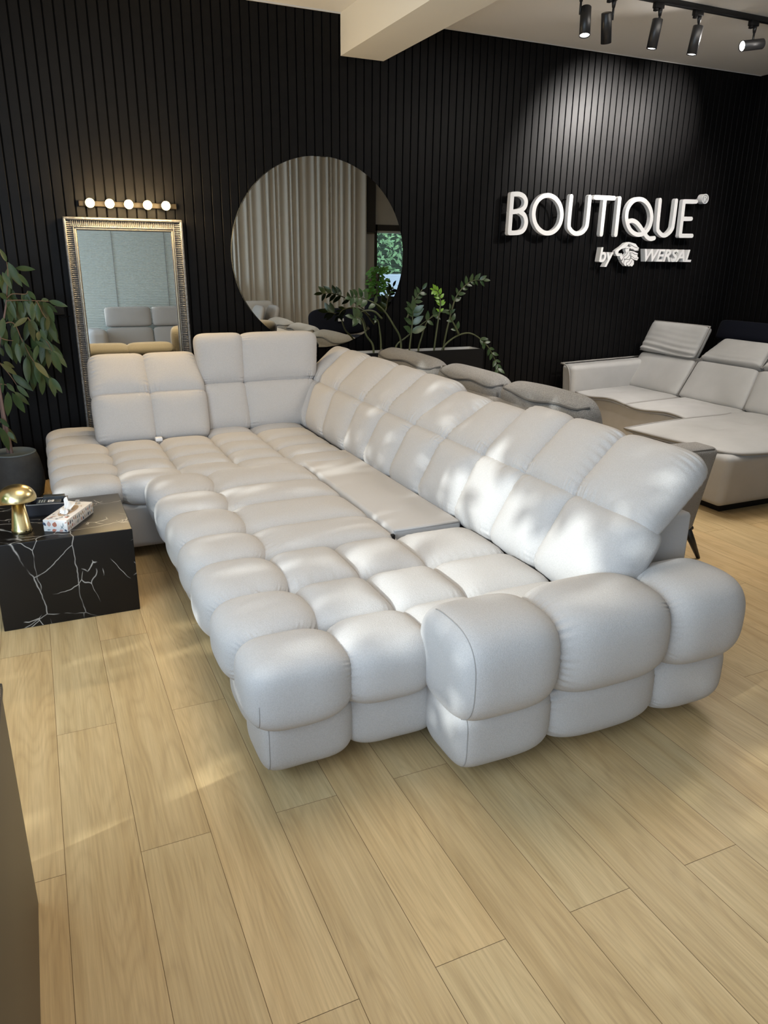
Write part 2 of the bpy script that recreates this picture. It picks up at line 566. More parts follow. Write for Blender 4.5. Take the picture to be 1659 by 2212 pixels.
    def lathe(self, prof, c, seg=40, mi=0, xf=None, smooth=True):
        """prof: (radius, z) from bottom to top around the vertical axis at c"""
        verts, faces = [], []
        for r, z in prof:
            for j in range(seg):
                an = 2 * math.pi * j / seg
                verts.append((r * math.cos(an), r * math.sin(an), z))
        for i in range(len(prof) - 1):
            for j in range(seg):
                faces.append([i * seg + j, i * seg + (j + 1) % seg, (i + 1) * seg + (j + 1) % seg, (i + 1) * seg + j])
        if prof[0][0] > 1e-6:
            faces.append(list(range(seg))[::-1])
        if prof[-1][0] > 1e-6:
            faces.append([(len(prof) - 1) * seg + j for j in range(seg)])
        v = np.array(verts)
        if xf is not None:
            v = xf(v)
        self.add(v + np.array(c), faces, mi, smooth)

    def prism(self, poly, y0, y1, mi=0, bev=0.0):
        """polygon in the XZ plane given counter-clockwise as seen from -Y, extruded from y0 (front) to y1 (back)"""
        n = len(poly)
        ar = sum(poly[i][0] * poly[(i + 1) % n][1] - poly[(i + 1) % n][0] * poly[i][1] for i in range(n))
        if ar < 0:
            poly = poly[::-1]
        v = [(x, y0, z) for x, z in poly] + [(x, y1, z) for x, z in poly]
        f = [list(range(n)), [n + i for i in range(n)][::-1]]
        for i in range(n):
            j = (i + 1) % n
            f.append([j, i, n + i, n + j])
        self.add(v, f, mi, False)

    def build(self, name, m, parent=None, origin=None):
        me = bpy.data.meshes.new(name)
        v = np.concatenate(self.v) if self.v else np.zeros((0, 3))
        base = np.array(WORLD_OF[parent.name] if parent is not None else (0, 0, 0), float)
        org = np.array(origin, float) if origin is not None else base
        v = v - org
        me.from_pydata(v.tolist(), [], self.f)
        mats = m if isinstance(m, (list, tuple)) else [m]
        for q in mats:
            me.materials.append(MATS[q])
        me.polygons.foreach_set('material_index', self.mi)
        me.polygons.foreach_set('use_smooth', self.sm)
        me.update()
        o = bpy.data.objects.new(name, me)
        COL.objects.link(o)
        if parent is not None:
            o.parent = parent
            o.location = tuple(org - base)
        else:
            o.location = tuple(org)
        WORLD_OF[o.name] = tuple(org)
        return o


def tag(o, label, cat, group=None, kind=None):
    o['label'] = label
    o['category'] = cat
    if group:
        o['group'] = group
    if kind:
        o['kind'] = kind
    return o


def thing(name, loc, label, cat, group=None):
    o = bpy.data.objects.new(name, None)
    o.empty_display_size = 0.1
    o.location = loc
    COL.objects.link(o)
    WORLD_OF[o.name] = tuple(loc)
    return tag(o, label, cat, group)


def structure(o):
    o['kind'] = 'structure'
    return o


def dup(root, loc, label=None):
    """copy of a thing with copies of its parts and sub-parts"""
    r = root.copy(); COL.objects.link(r)
    r.location = loc
    WORLD_OF[r.name] = tuple(loc)
    if label:
        r['label'] = label
    for ch in list(root.children):
        c = ch.copy(); COL.objects.link(c); c.parent = r
        for g in list(ch.children):
            d = g.copy(); COL.objects.link(d); d.parent = c
    return r


def smooth_path(pts, n=8):
    """Catmull-Rom through the points"""
    P = [Vector(p) for p in pts]
    P = [2 * P[0] - P[1]] + P + [2 * P[-1] - P[-2]]
    out = []
    for i in range(1, len(P) - 2):
        for j in range(n):
            t = j / n
            a, b, c, d = P[i - 1], P[i], P[i + 1], P[i + 2]
            out.append(0.5 * (2 * b + (c - a) * t + (2 * a - 5 * b + 4 * c - d) * t * t + (3 * b - a - 3 * c + d) * t ** 3))
    out.append(P[-2])
    return out


def leaf(mb, base, direction, normal, length, width, droop=0.15, mi=0, n=5, fold=0.18):
    d = Vector(direction).normalized()
    nrm = Vector(normal)
    nrm = (nrm - d * nrm.dot(d))
    if nrm.length < 1e-4:
        nrm = d.orthogonal()
    nrm.normalize()
    side = d.cross(nrm)
    verts, faces = [], []
    for i in range(n + 1):
        t = i / n
        wdt = width * 0.5 * (math.sin(math.pi * min(1, t ** 0.85)) ** 0.8 if 0 < t < 1 else 0.03)
        c = Vector(base) + d * (length * t) - nrm * (droop * length * t * t)
        verts += [c + side * wdt + nrm * fold * wdt, c, c - side * wdt + nrm * fold * wdt]
    for i in range(n):
        a = i * 3
        faces += [[a, a + 1, a + 4, a + 3], [a + 1, a + 2, a + 5, a + 4]]
    mb.add([tuple(v) for v in verts], faces, mi, True)

# measured outlines (metres, on the wall plane or in the room)
LET={
'B' : [[(3.739, 2.076), (3.734, 1.775)], [(3.739, 2.076), (3.805, 2.079), (3.855, 2.061), (3.878, 2.022), (3.865, 1.977), (3.816, 1.95), (3.735, 1.938)], [(3.816, 1.948), (3.87, 1.917), (3.892, 1.864), (3.876, 1.808), (3.83, 1.781), (3.734, 1.775)]] ,
'O' : [[(4.256, 1.937), (4.256, 1.913), (4.253, 1.89), (4.247, 1.867), (4.237, 1.847), (4.224, 1.828), (4.208, 1.812), (4.189, 1.799), (4.169, 1.789), (4.147, 1.783), (4.124, 1.781), (4.101, 1.782), (4.078, 1.787), (4.056, 1.796), (4.035, 1.808), (4.016, 1.823), (4.0, 1.84), (3.986, 1.86), (3.975, 1.882), (3.968, 1.905), (3.964, 1.928), (3.964, 1.951), (3.967, 1.974), (3.973, 1.996), (3.983, 2.016), (3.996, 2.034), (4.012, 2.05), (4.03, 2.063), (4.05, 2.073), (4.071, 2.079), (4.094, 2.082), (4.116, 2.081), (4.139, 2.076), (4.161, 2.068), (4.182, 2.057), (4.201, 2.042), (4.218, 2.025), (4.232, 2.005), (4.243, 1.984), (4.251, 1.961), (4.256, 1.937)]] ,
'U' : [[(4.341, 2.083), (4.339, 1.864), (4.359, 1.817), (4.402, 1.79), (4.447, 1.785), (4.494, 1.8), (4.528, 1.837), (4.537, 1.89), (4.539, 2.086)]] ,
'T' : [[(4.599, 2.086), (4.805, 2.087)], [(4.705, 2.085), (4.702, 1.784)]] ,
'I' : [[(4.868, 2.087), (4.866, 1.785)]] ,
'Q' : [[(5.26, 1.947), (5.262, 1.923), (5.26, 1.9), (5.255, 1.878), (5.246, 1.857), (5.234, 1.838), (5.218, 1.822), (5.201, 1.809), (5.18, 1.8), (5.159, 1.794), (5.136, 1.791), (5.113, 1.793), (5.089, 1.798), (5.067, 1.806), (5.045, 1.818), (5.025, 1.833), (5.008, 1.851), (4.993, 1.871), (4.981, 1.892), (4.972, 1.915), (4.967, 1.938), (4.966, 1.961), (4.967, 1.984), (4.973, 2.006), (4.982, 2.026), (4.994, 2.044), (5.009, 2.06), (5.026, 2.073), (5.045, 2.082), (5.067, 2.089), (5.089, 2.091), (5.112, 2.09), (5.135, 2.086), (5.157, 2.078), (5.179, 2.066), (5.199, 2.052), (5.217, 2.034), (5.232, 2.015), (5.245, 1.993), (5.254, 1.971), (5.26, 1.947)], [(4.981, 1.894), (5.035, 1.909), (5.098, 1.889), (5.167, 1.834), (5.23, 1.776), (5.279, 1.758), (5.319, 1.766)]] ,
'U2' : [[(5.337, 2.092), (5.345, 1.869), (5.369, 1.82), (5.428, 1.791), (5.48, 1.806), (5.52, 1.846), (5.53, 1.896), (5.532, 2.095)]] ,
'E' : [[(5.627, 2.092), (5.633, 1.793)], [(5.627, 2.092), (5.776, 2.096)], [(5.633, 1.942), (5.741, 1.945)], [(5.633, 1.793), (5.776, 1.796)]] ,
}
LION= [[(4.994, 1.719), (5.032, 1.727), (5.068, 1.723), (5.035, 1.708), (5.021, 1.693), (4.997, 1.676), (4.956, 1.665), (4.927, 1.649), (4.923, 1.623), (4.938, 1.629), (4.957, 1.626), (4.941, 1.603), (4.91, 1.605), (4.892, 1.625), (4.885, 1.645), (4.909, 1.663), (4.952, 1.687), (4.973, 1.704)], [(5.039, 1.705), (5.072, 1.721), (5.117, 1.712), (5.14, 1.69), (5.163, 1.675), (5.143, 1.662), (5.163, 1.664), (5.148, 1.65), (5.105, 1.658), (5.072, 1.669), (5.048, 1.681), (5.073, 1.693), (5.052, 1.698)], [(4.999, 1.675), (5.03, 1.69), (5.049, 1.677), (5.046, 1.645), (5.068, 1.632), (5.069, 1.587), (5.047, 1.576), (5.015, 1.58), (4.984, 1.591), (4.999, 1.609), (5.021, 1.633), (5.006, 1.65)], [(5.059, 1.652), (5.107, 1.646), (5.156, 1.63), (5.15, 1.606), (5.169, 1.591), (5.155, 1.569), (5.118, 1.576), (5.084, 1.59), (5.076, 1.616)], [(4.944, 1.626), (4.965, 1.629), (4.98, 1.603), (5.002, 1.586), (4.994, 1.564), (4.97, 1.567), (4.951, 1.591)], [(4.971, 1.561), (5.015, 1.576), (5.056, 1.57), (5.085, 1.583), (5.118, 1.564), (5.121, 1.534), (5.103, 1.515), (5.08, 1.522), (5.068, 1.515), (5.046, 1.528), (5.024, 1.518), (4.996, 1.538)]]
ZZ= [[(2.689, 0.938), (2.608, 1.055), (2.538, 1.148), (2.461, 1.209), (2.352, 1.258), (2.27, 1.281), (2.205, 1.278)], [(2.438, 0.896), (2.37, 0.985), (2.336, 1.077), (2.303, 1.115), (2.237, 1.131)], [(2.547, 1.102), (2.478, 1.156), (2.394, 1.169), (2.328, 1.151), (2.295, 1.107)], [(2.752, 0.865), (2.759, 0.998), (2.759, 1.113), (2.752, 1.167)], [(2.729, 1.091), (2.745, 1.152), (2.769, 1.235), (2.828, 1.332)], [(2.892, 0.848), (2.911, 0.954), (2.935, 1.055), (2.986, 1.124), (3.049, 1.147)], [(2.992, 0.848), (3.002, 1.069), (3.01, 1.224), (2.979, 1.309), (2.925, 1.328)], [(3.135, 0.851), (3.146, 1.019), (3.168, 1.144), (3.199, 1.269), (3.26, 1.353), (3.332, 1.396), (3.406, 1.4)], [(3.089, 0.853), (3.178, 0.938), (3.289, 0.975), (3.376, 0.949), (3.478, 0.864), (3.555, 0.745), (3.582, 0.643)], [(3.214, 0.969), (3.155, 1.042), (3.105, 1.114), (3.084, 1.169)], [(2.663, 0.884), (2.741, 0.959), (2.854, 1.049), (2.959, 1.117)], [(2.541, 0.911), (2.522, 1.012), (2.496, 1.088), (2.462, 1.1)]]
PL_LEAF=[(-0.107, 5.261, 1.515, -0.133, 5.254, 1.59),(-0.102, 5.306, 1.514, -0.044, 5.304, 1.372),(-0.065, 5.393, 1.478, 0.04, 5.348, 1.473),(-0.058, 5.184, 1.453, -0.001, 5.201, 1.373),(-0.139, 5.268, 1.457, -0.1, 5.237, 1.362),(-0.161, 5.519, 1.439, -0.151, 5.506, 1.318),(-0.108, 5.464, 1.353, -0.095, 5.453, 1.279),(-0.172, 5.397, 1.33, -0.14, 5.359, 1.292),(-0.025, 5.396, 1.309, -0.031, 5.415, 1.206),(-0.014, 5.358, 1.344, 0.027, 5.367, 1.289),(0.101, 5.408, 1.28, 0.203, 5.363, 1.247),(0.056, 5.438, 1.279, 0.099, 5.435, 1.285),(0.003, 5.282, 1.281, -0.005, 5.235, 1.171),(-0.055, 5.474, 1.223, -0.043, 5.462, 1.168),(0.05, 5.424, 1.259, 0.049, 5.445, 1.168),(0.077, 5.423, 1.269, 0.145, 5.446, 1.204),(0.089, 5.314, 1.258, 0.116, 5.328, 1.155),(0.081, 5.331, 1.189, 0.071, 5.356, 1.098),(-0.153, 5.479, 1.211, -0.104, 5.437, 1.165),(-0.034, 5.226, 1.192, -0.12, 5.194, 1.141),(-0.027, 5.508, 1.161, -0.071, 5.493, 1.027),(-0.02, 5.393, 1.17, 0.015, 5.367, 1.095),(0.012, 5.352, 1.093, 0.011, 5.333, 1.04),(0.027, 5.299, 1.115, 0.056, 5.296, 1.042),(0.093, 5.379, 1.172, 0.117, 5.401, 1.086),(0.072, 5.412, 1.1, 0.135, 5.436, 1.008),(-0.145, 5.471, 1.031, -0.038, 5.5, 0.975),(-0.182, 5.408, 1.032, -0.158, 5.371, 0.924),(-0.151, 5.473, 1.01, -0.136, 5.5, 0.879),(-0.221, 5.488, 0.99, -0.21, 5.483, 0.934),(-0.009, 5.423, 1.028, 0.073, 5.39, 0.976),(0.063, 5.463, 1.011, 0.146, 5.459, 0.922),(0.001, 5.277, 1.018, -0.03, 5.232, 0.929),(0.038, 5.47, 0.968, 0.012, 5.5, 0.836),(0.08, 5.21, 0.989, 0.115, 5.224, 0.847),(0.088, 5.32, 0.976, 0.157, 5.282, 0.876),(-0.22, 5.28, 0.914, -0.143, 5.291, 0.836),(-0.173, 5.477, 0.819, -0.068, 5.43, 0.711),(-0.211, 5.389, 0.91, -0.154, 5.343, 0.878),(-0.073, 5.424, 0.935, -0.088, 5.401, 0.768),(-0.036, 5.48, 0.862, -0.063, 5.508, 0.699),(0.004, 5.352, 0.82, -0.012, 5.382, 0.687),(-0.031, 5.285, 0.915, 0.041, 5.241, 0.82),(0.048, 5.384, 0.799, 0.066, 5.336, 0.682),(0.054, 5.247, 0.818, 0.107, 5.23, 0.719),(-0.21, 5.388, 0.773, -0.171, 5.35, 0.723),(-0.204, 5.194, 0.75, -0.222, 5.214, 0.594),(-0.183, 5.287, 0.727, -0.127, 5.313, 0.59),(-0.176, 5.485, 0.702, -0.097, 5.465, 0.615),(-0.153, 5.337, 0.767, -0.092, 5.328, 0.686),(-0.236, 5.399, 0.819, -0.244, 5.397, 0.713),(-0.278, 5.37, 0.554, -0.235, 5.37, 0.492),(-0.278, 5.5, 0.484, -0.205, 5.49, 0.359),(-0.284, 5.327, 0.505, -0.248, 5.334, 0.346),(-0.24, 5.261, 0.486, -0.208, 5.235, 0.438),(-0.202, 5.512, 1.412, -0.256, 5.504, 1.292),(-0.168, 5.366, 1.532, -0.209, 5.317, 1.443),(-0.23, 5.321, 1.249, -0.286, 5.318, 1.158),(-0.228, 5.187, 1.101, -0.287, 5.186, 0.985),(-0.244, 5.395, 0.945, -0.282, 5.35, 0.8),(-0.279, 5.393, 0.878, -0.341, 5.381, 0.742),(-0.285, 5.411, 0.699, -0.335, 5.389, 0.569),(-0.189, 5.42, 1.48, -0.152, 5.429, 1.395),(-0.167, 5.188, 1.198, -0.193, 5.142, 1.085),(-0.066, 5.41, 1.281, -0.068, 5.437, 1.171),(0.027, 5.265, 1.275, 0.025, 5.252, 1.162),(-0.08, 5.382, 1.031, -0.105, 5.357, 0.937),(-0.117, 5.304, 1.033, -0.114, 5.279, 0.913),(-0.019, 5.306, 0.905, -0.023, 5.303, 0.772),]
PL_BR= [[(-0.243, 5.4, 0.338), (-0.253, 5.4, 0.532), (-0.256, 5.4, 0.677), (-0.252, 5.4, 0.84), (-0.222, 5.4, 1.013), (-0.188, 5.4, 1.122), (-0.153, 5.4, 1.243), (-0.139, 5.4, 1.303)], [(-0.243, 5.4, 0.338), (-0.243, 5.4, 0.531), (-0.245, 5.4, 0.662), (-0.264, 5.4, 0.806), (-0.254, 5.4, 1.014), (-0.213, 5.4, 1.217), (-0.156, 5.4, 1.448)], [(-0.14, 5.4, 1.296), (-0.105, 5.4, 1.323), (-0.029, 5.4, 1.322), (-0.014, 5.4, 1.342)], [(-0.148, 5.4, 1.283), (-0.066, 5.4, 1.285), (0.029, 5.4, 1.281), (0.1, 5.4, 1.277)], [(-0.199, 5.4, 1.136), (-0.122, 5.4, 1.147), (-0.085, 5.4, 1.036), (-0.037, 5.4, 0.908), (0.048, 5.4, 0.793)], [(-0.216, 5.4, 1.061), (-0.174, 5.4, 1.043), (-0.137, 5.4, 1.038)], [(-0.242, 5.4, 0.917), (-0.185, 5.4, 0.823), (-0.154, 5.4, 0.757)], [(-0.035, 5.4, 1.18), (0.013, 5.4, 1.096), (0.062, 5.4, 1.018), (0.082, 5.4, 0.96)], [(-0.139, 5.4, 1.303), (-0.113, 5.4, 1.448), (-0.11, 5.4, 1.513)], [(-0.262, 5.4, 0.77), (-0.212, 5.4, 0.76), (-0.174, 5.4, 0.712)], [(0.029, 5.4, 1.281), (0.063, 5.4, 1.185), (0.093, 5.4, 1.163)], [(-0.258, 5.4, 0.517), (-0.267, 5.4, 0.547), (-0.284, 5.4, 0.519)]]

# ================================================================== SETTING
WALL_Y, CEIL, XL, XR, YR = 5.80, 3.22, -1.62, 6.48, -1.6
PLW, PLL, PX0 = 0.1933, 1.31, -0.104


def build_floor():
    me = bpy.data.meshes.new('floor')
    v, f, tone, uvs, mi = [], [], [], [], []
    rr = random.Random(11)
    g = 0.0007
    for k in range(-14, 36):
        xa, xb = PX0 + k * PLW, PX0 + (k + 1) * PLW
        y0 = 1.14 if k % 2 == 0 else 1.785
        j = -4
        while True:
            ya, yb = y0 + j * PLL, y0 + (j + 1) * PLL
            j += 1
            if ya > WALL_Y + 0.2:
                break
            t = rr.uniform(0.95, 1.03)
            wm = rr.uniform(-0.03, 0.03)
            ou, ov = rr.uniform(0, 40), rr.uniform(0, 40)
            n = len(v)
            q = [(xa + g, ya + g), (xb - g, ya + g), (xb - g, yb - g), (xa + g, yb - g)]
            v += [(x, y, 0) for x, y in q]
            f.append([n, n + 1, n + 2, n + 3])
            mi.append(0)
            tone += [(t * (1 + wm), t, t * (1 - wm), 1)] * 4
            uvs += [(x - xa + ou, y - ya + ov) for x, y in q]
    n = len(v)
    v += [(XL, YR, -0.001), (XR + 0.3, YR, -0.001), (XR + 0.3, WALL_Y + 0.2, -0.001), (XL, WALL_Y + 0.2, -0.001)]
    f.append([n, n + 1, n + 2, n + 3]); mi.append(1)
    tone += [(1, 1, 1, 1)] * 4
    uvs += [(0, 0)] * 4
    me.from_pydata(v, [], f)
    me.materials.append(MATS['oak_plank']); me.materials.append(MATS['plank_seam'])
    me.polygons.foreach_set('material_index', mi)
    ul = me.uv_layers.new(name='UVMap')
    ul.data.foreach_set('uv', [c for p in uvs for c in p])
    ca = me.color_attributes.new('tone', 'FLOAT_COLOR', 'CORNER')
    ca.data.foreach_set('color', [c for p in tone for c in p])
    o = bpy.data.objects.new('floor', me)
    COL.objects.link(o)
    structure(o)


build_floor()


def slats(name, a, b, z0, z1, flip=False):
    """grooved panelling from a to b (x, y), facing the left-hand side of that direction"""
    mb = MB()
    a, b = Vector((a[0], a[1])), Vector((b[0], b[1]))
    L = (b - a).length
    d = (b - a) / L
    nrm = Vector((d.y, -d.x))
    per, gw, dep, ch = 0.0657, 0.0085, 0.012, 0.002
    n = int(L / per)
    prof = []
    for i in range(n + 1):
        u = i * per
        u2 = min(u + per - gw, L)
        prof += [(u, dep), (u, ch), (u + ch, 0), (u2 - ch, 0), (u2, ch), (u2, dep)]
    pts = [a + d * u - nrm * h for u, h in prof]
    verts = [(p.x, p.y, z0) for p in pts] + [(p.x, p.y, z1) for p in pts]
    N = len(pts)
    faces, mi = [], []
    for i in range(N - 1):
        faces.append([i, i + 1, N + i + 1, N + i])
        mi.append(1 if i % 6 == 5 else 0)
    for i in range(n + 1):                   # top ends of the slats
        k = i * 6
        faces.append([N + k + j for j in range(6)]); mi.append(0)
    mb.add(verts, faces, 0, False)
    mb.mi = mi
    # solid wall behind the slats
    q0, q1 = a - nrm * (dep + 0.004), b - nrm * (dep + 0.004)
    q2, q3 = a - nrm * 0.16, b - nrm * 0.16
    mb.add([(q0.x, q0.y, 0), (q1.x, q1.y, 0), (q3.x, q3.y, 0), (q2.x, q2.y, 0), (q0.x, q0.y, CEIL), (q1.x, q1.y, CEIL), (q3.x, q3.y, CEIL), (q2.x, q2.y, CEIL)],
           [[0, 1, 5, 4], [1, 2, 6, 5], [2, 3, 7, 6], [3, 0, 4, 7]], 1, False)
    return structure(mb.build(name, ['black_slat', 'black_groove']))


slats('wall_back', (XL, WALL_Y), (XR, WALL_Y), 0.0, CEIL - 0.012)
slats('wall_right', (XR, WALL_Y + 0.15), (XR, YR), 0.0, CEIL - 0.012)

mb = MB(); mb.box((XL - 0.2, YR - 0.2, CEIL), (XR + 0.3, WALL_Y + 0.2, CEIL + 0.12))
structure(mb.build('ceiling', 'white_paint'))
mb = MB(); mb.box((2.262, YR, 2.949), (2.603, WALL_Y - 0.001, CEIL - 0.001))
structure(mb.build('trim_beam', 'beam_paint'))
mb = MB(); mb.box((XL, WALL_Y - 0.010, CEIL - 0.010), (2.262, WALL_Y - 0.001, CEIL - 0.001))
mb.box((2.605, WALL_Y - 0.006, CEIL - 0.006), (XR, WALL_Y - 0.001, CEIL - 0.001))
structure(mb.build('trim_1', 'white_trim'))

# left wall with the window opening the sun comes through
mb = MB()
WY0, WY1, WZ0, WZ1 = -1.3, 3.75, 0.35, 2.80
mb.box((XL - 0.15, YR, 0), (XL, WY0, CEIL))
mb.box((XL - 0.15, WY1, 0), (XL, WALL_Y, CEIL))
mb.box((XL - 0.15, WY0, 0), (XL, WY1, WZ0))
mb.box((XL - 0.15, WY0, WZ1), (XL, WY1, CEIL))
structure(mb.build('wall_left', 'rear_wall_paint'))
mb = MB()
for y in (WY0, 0.55, 2.15, WY1 - 0.06):
    mb.box((XL - 0.10, y, WZ0), (XL - 0.05, y + 0.06, WZ1))
for z in (WZ0, WZ1 - 0.06):
    mb.box((XL - 0.10, WY0, z), (XL - 0.05, WY1, z + 0.06))
structure(mb.build('window_1', 'frame_dark'))

# rear wall: window opening at the far left, then the wall behind the blind, then the window at the right
mb = MB()
T = 0.15
RZ0, RZ1, RX0, RX1 = 0.55, 2.12, 5.76, 6.44
mb.box((XL, YR - T, 0), (-1.60, YR, CEIL))
mb.box((-1.60, YR - T, 0), (0.42, YR, 0.30))
mb.box((-1.60, YR - T, 2.62), (0.42, YR, CEIL))
mb.box((0.42, YR - T, 0), (RX0, YR, CEIL))
mb.box((RX0, YR - T, 0), (RX1, YR, RZ0))
mb.box((RX0, YR - T, RZ1), (RX1, YR, CEIL))
mb.box((RX1, YR - T, 0), (XR + 0.1, YR, CEIL))
structure(mb.build('wall_rear', 'rear_wall_paint'))
mb = MB()
mb.box((RX0, YR - 0.08, RZ0), (RX0 + 0.05, YR + 0.02, RZ1))
mb.box((RX1 - 0.05, YR - 0.08, RZ0), (RX1, YR + 0.02, RZ1))
mb.box((RX0, YR - 0.08, RZ0), (RX1, YR + 0.02, RZ0 + 0.05))
mb.box((RX0, YR - 0.08, RZ1 - 0.10), (RX1, YR + 0.02, RZ1))
mb.box((RX0 - 0.18, YR + 0.0, 1.98), (RX0 - 0.02, YR + 0.10, 3.1))
fr = structure(mb.build('window_2', 'frame_dark'))
mb = MB(); mb.box((RX0 + 0.05, YR - 0.06, RZ0 + 0.05), (RX1 - 0.05, YR - 0.055, RZ1 - 0.10))
mb.build('pane', 'window_glass', fr)
mb = MB()
for i in range(52):
    z = RZ0 + 0.07 + i * 0.0265
    mb.add([(RX0 + 0.06, YR - 0.045, z), (RX1 - 0.06, YR - 0.045, z), (RX1 - 0.06, YR - 0.025, z + 0.004), (RX0 + 0.06, YR - 0.025, z + 0.004)], [[0, 1, 2, 3]], 0, False)
mb.box((RX0 + 0.055, YR - 0.05, RZ1 - 0.14), (RX1 - 0.055, YR - 0.015, RZ1 - 0.10))
tag(mb.build('window_blind', 'blind_slat', None, (6.1, YR, RZ0)), 'open slatted blind in the rear window, seen in the round mirror', 'blind')

mb = MB(); mb.box((3.6, -4.05, -0.06), (9.6, -3.95, 1.22)); structure(mb.build('trim_garden_wall', 'garden_white'))
# outside: hedge, and an unseen tree that shapes the sunlight
mb = MB()
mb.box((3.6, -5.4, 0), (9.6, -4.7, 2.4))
rr = random.Random(5)
for i in range(2600):
    b = Vector((rr.uniform(3.6, 9.6), rr.uniform(-4.7, -4.35), rr.uniform(0.75, 2.75)))
    leaf(mb, b, (rr.uniform(-1, 1), rr.uniform(-0.2, 1), rr.uniform(-1, 1)), (rr.uniform(-.5, .5), 1, rr.uniform(0, 1)), rr.uniform(0.09, 0.16), 0.06, mi=1, n=2)
tag(mb.build('hedge', ['hedge_core', 'hedge_leaf'], None, (6.6, -4.9, 0)), 'green hedge outside the rear window, seen in the round mirror', 'hedge', kind='stuff')
mb = MB(); mb.box((-9, -9, -0.12), (12, YR - 0.16, -0.06)); mb.box((-9, YR - 0.16, -0.12), (XL - 0.16, 8, -0.06))
structure(mb.build('ground', 'pavement'))

GOBO_SEED, GOBO_N = 21, 8200
# places chosen for sun patches, the crown's gaps are cut to suit: (x, y, z, radius of the gap)
GAPS = [(1.70, 2.00, .52, .13), (1.68, 2.31, .50, .14), (1.74, 2.44, .64, .06), (1.77, 2.70, .66, .10), (1.70, 2.62, .50, .05), (1.72, 2.95, .58, .03),
        (1.45, 2.22, .44, .06), (1.50, 2.52, .44, .05), (1.15, 2.22, .46, .06), (1.12, 1.98, .46, .07), (1.40, 1.98, .45, .05), (0.85, 2.02, .46, .04),
        (1.10, 2.55, .46, .04), (1.36, 2.86, .44, .03), (1.45, 4.12, .44, .05), (1.55, 3.75, .44, .04), (0.62, 3.62, .46, .04), (0.95, 3.5, .46, .03),
        (0.42, 3.95, .38, .05), (0.41, 3.50, .30, .04), (0.42, 2.55, .34, .05), (0.55, 2.3, .46, .03), (0.42, 2.2, .25, .04), (0.05, 1.88, 0, .05), (0.30, 1.95, 0, .03),
        (0.55, 4.15, .46, .04), (1.95, 1.8, .6, .07), (0.2, 3.0, 0.0, .05)]
GV = [(Vector(g[:3]), g[3]) for g in GAPS]
tr = thing('gobo_tree', (-4.9, 0.9, -0.06), 'unseen leafy tree outside the left window, crown shaped to dapple the sun', 'tree')
mb = MB(); mb.tube(smooth_path([(-4.9, 0.9, -0.06), (-4.85, 0.9, 1.0), (-4.95, 1.0, 1.6)], 4), 0.07)
mb.build('trunk', 'bark', tr)
mb = MB()
rr = random.Random(GOBO_SEED)
for i in range(GOBO_N):
    b = Vector((-4.9 + rr.gauss(0, 0.40), rr.uniform(-2.2, 4.6), rr.uniform(0.3, 4.6)))
    skip = False
    for g, r in GV:
        t = (b - g).dot(-SUN_DIR)
        dd = ((b - g) + SUN_DIR * t).length
        if dd < (r + 0.075) * rr.uniform(0.75, 1.15):  # leaf left out where it would block a chosen sun patch
            skip = True
            break
    if skip:
        continue
    leaf(mb, b, (rr.uniform(-.4, .4), rr.uniform(-1, 1), rr.uniform(-1, .4)), (1, rr.uniform(-.5, .5), rr.uniform(-.2, .8)), rr.uniform(0.15, 0.26), rr.uniform(0.09, 0.15), n=3)
mb.build('foliage', 'tree_leaf', tr)

# ================================================================== CORNER SOFA (cream)
sofa = thing('corner_sofa', (0.9, 3.6, 0.0), 'large cream tufted corner sofa opened to a bed, puffy square cells, beside the marble table', 'sofa')
FAB = 'cream_chenille'
ROWS = [1.80, 2.085, 2.395, 2.735, 3.035, 3.385, 3.69, 4.05]
C0, C1, C2, C3, C4 = 0.395, 0.735, 1.012, 1.295, 1.66
SEAT, SEAM = 0.462, 0.42
sd_ = [100]


def nseed():
    sd_[0] += 1
    return sd_[0]


def top_cell(mb, x0, x1, y0, y1, z=SEAM, tf=0.125, tb=0.1, **kw):
    kw.setdefault('wr', 0.003)
    mb.puff((x0, y0, z), (x1, y0, z), (x1, y1, z), (x0, y1, z), tf, tb, seed=nseed(), **kw)


SOFT = (2.9, 1.17)
# seat at the near end: three rows of cells
mb = MB()
for r in range(3):
    y0, y1 = ROWS[r], ROWS[r + 1]
    if r == 0:
        mb.block((C0 + 0.025, y0 + 0.01, 0.225), (C1 + 0.01, y1, SEAT), m=4.0, ends=((3.4, 1.0), SOFT), n=60, wr=0.010, seed=nseed(), axis=0)
        mb.block((C1, y0 + 0.015, 0.225), (C2 + 0.02, y1 + 0.03, SEAT), m=3.0, ends=(SOFT, (4, 1.05)), n=60, wr=0.010, seed=nseed(), axis=0)
    else:
        mb.block((C0 + 0.012, y0, 0.225), (C1 + 0.03, y1, SEAT), m=3.1, ends=(SOFT, SOFT), n=60, wr=0.010, seed=nseed(), axis=1)
        top_cell(mb, C1, C2, y0, y1, n=38)
    top_cell(mb, C2, C3, y0 + (0.05 if r == 0 else 0), y1, n=38)
    top_cell(mb, C3, C4, y0 + (0.05 if r == 0 else 0), y1, tf=0.11, n=38)
seat = mb.build('seat_cushion', FAB, sofa)

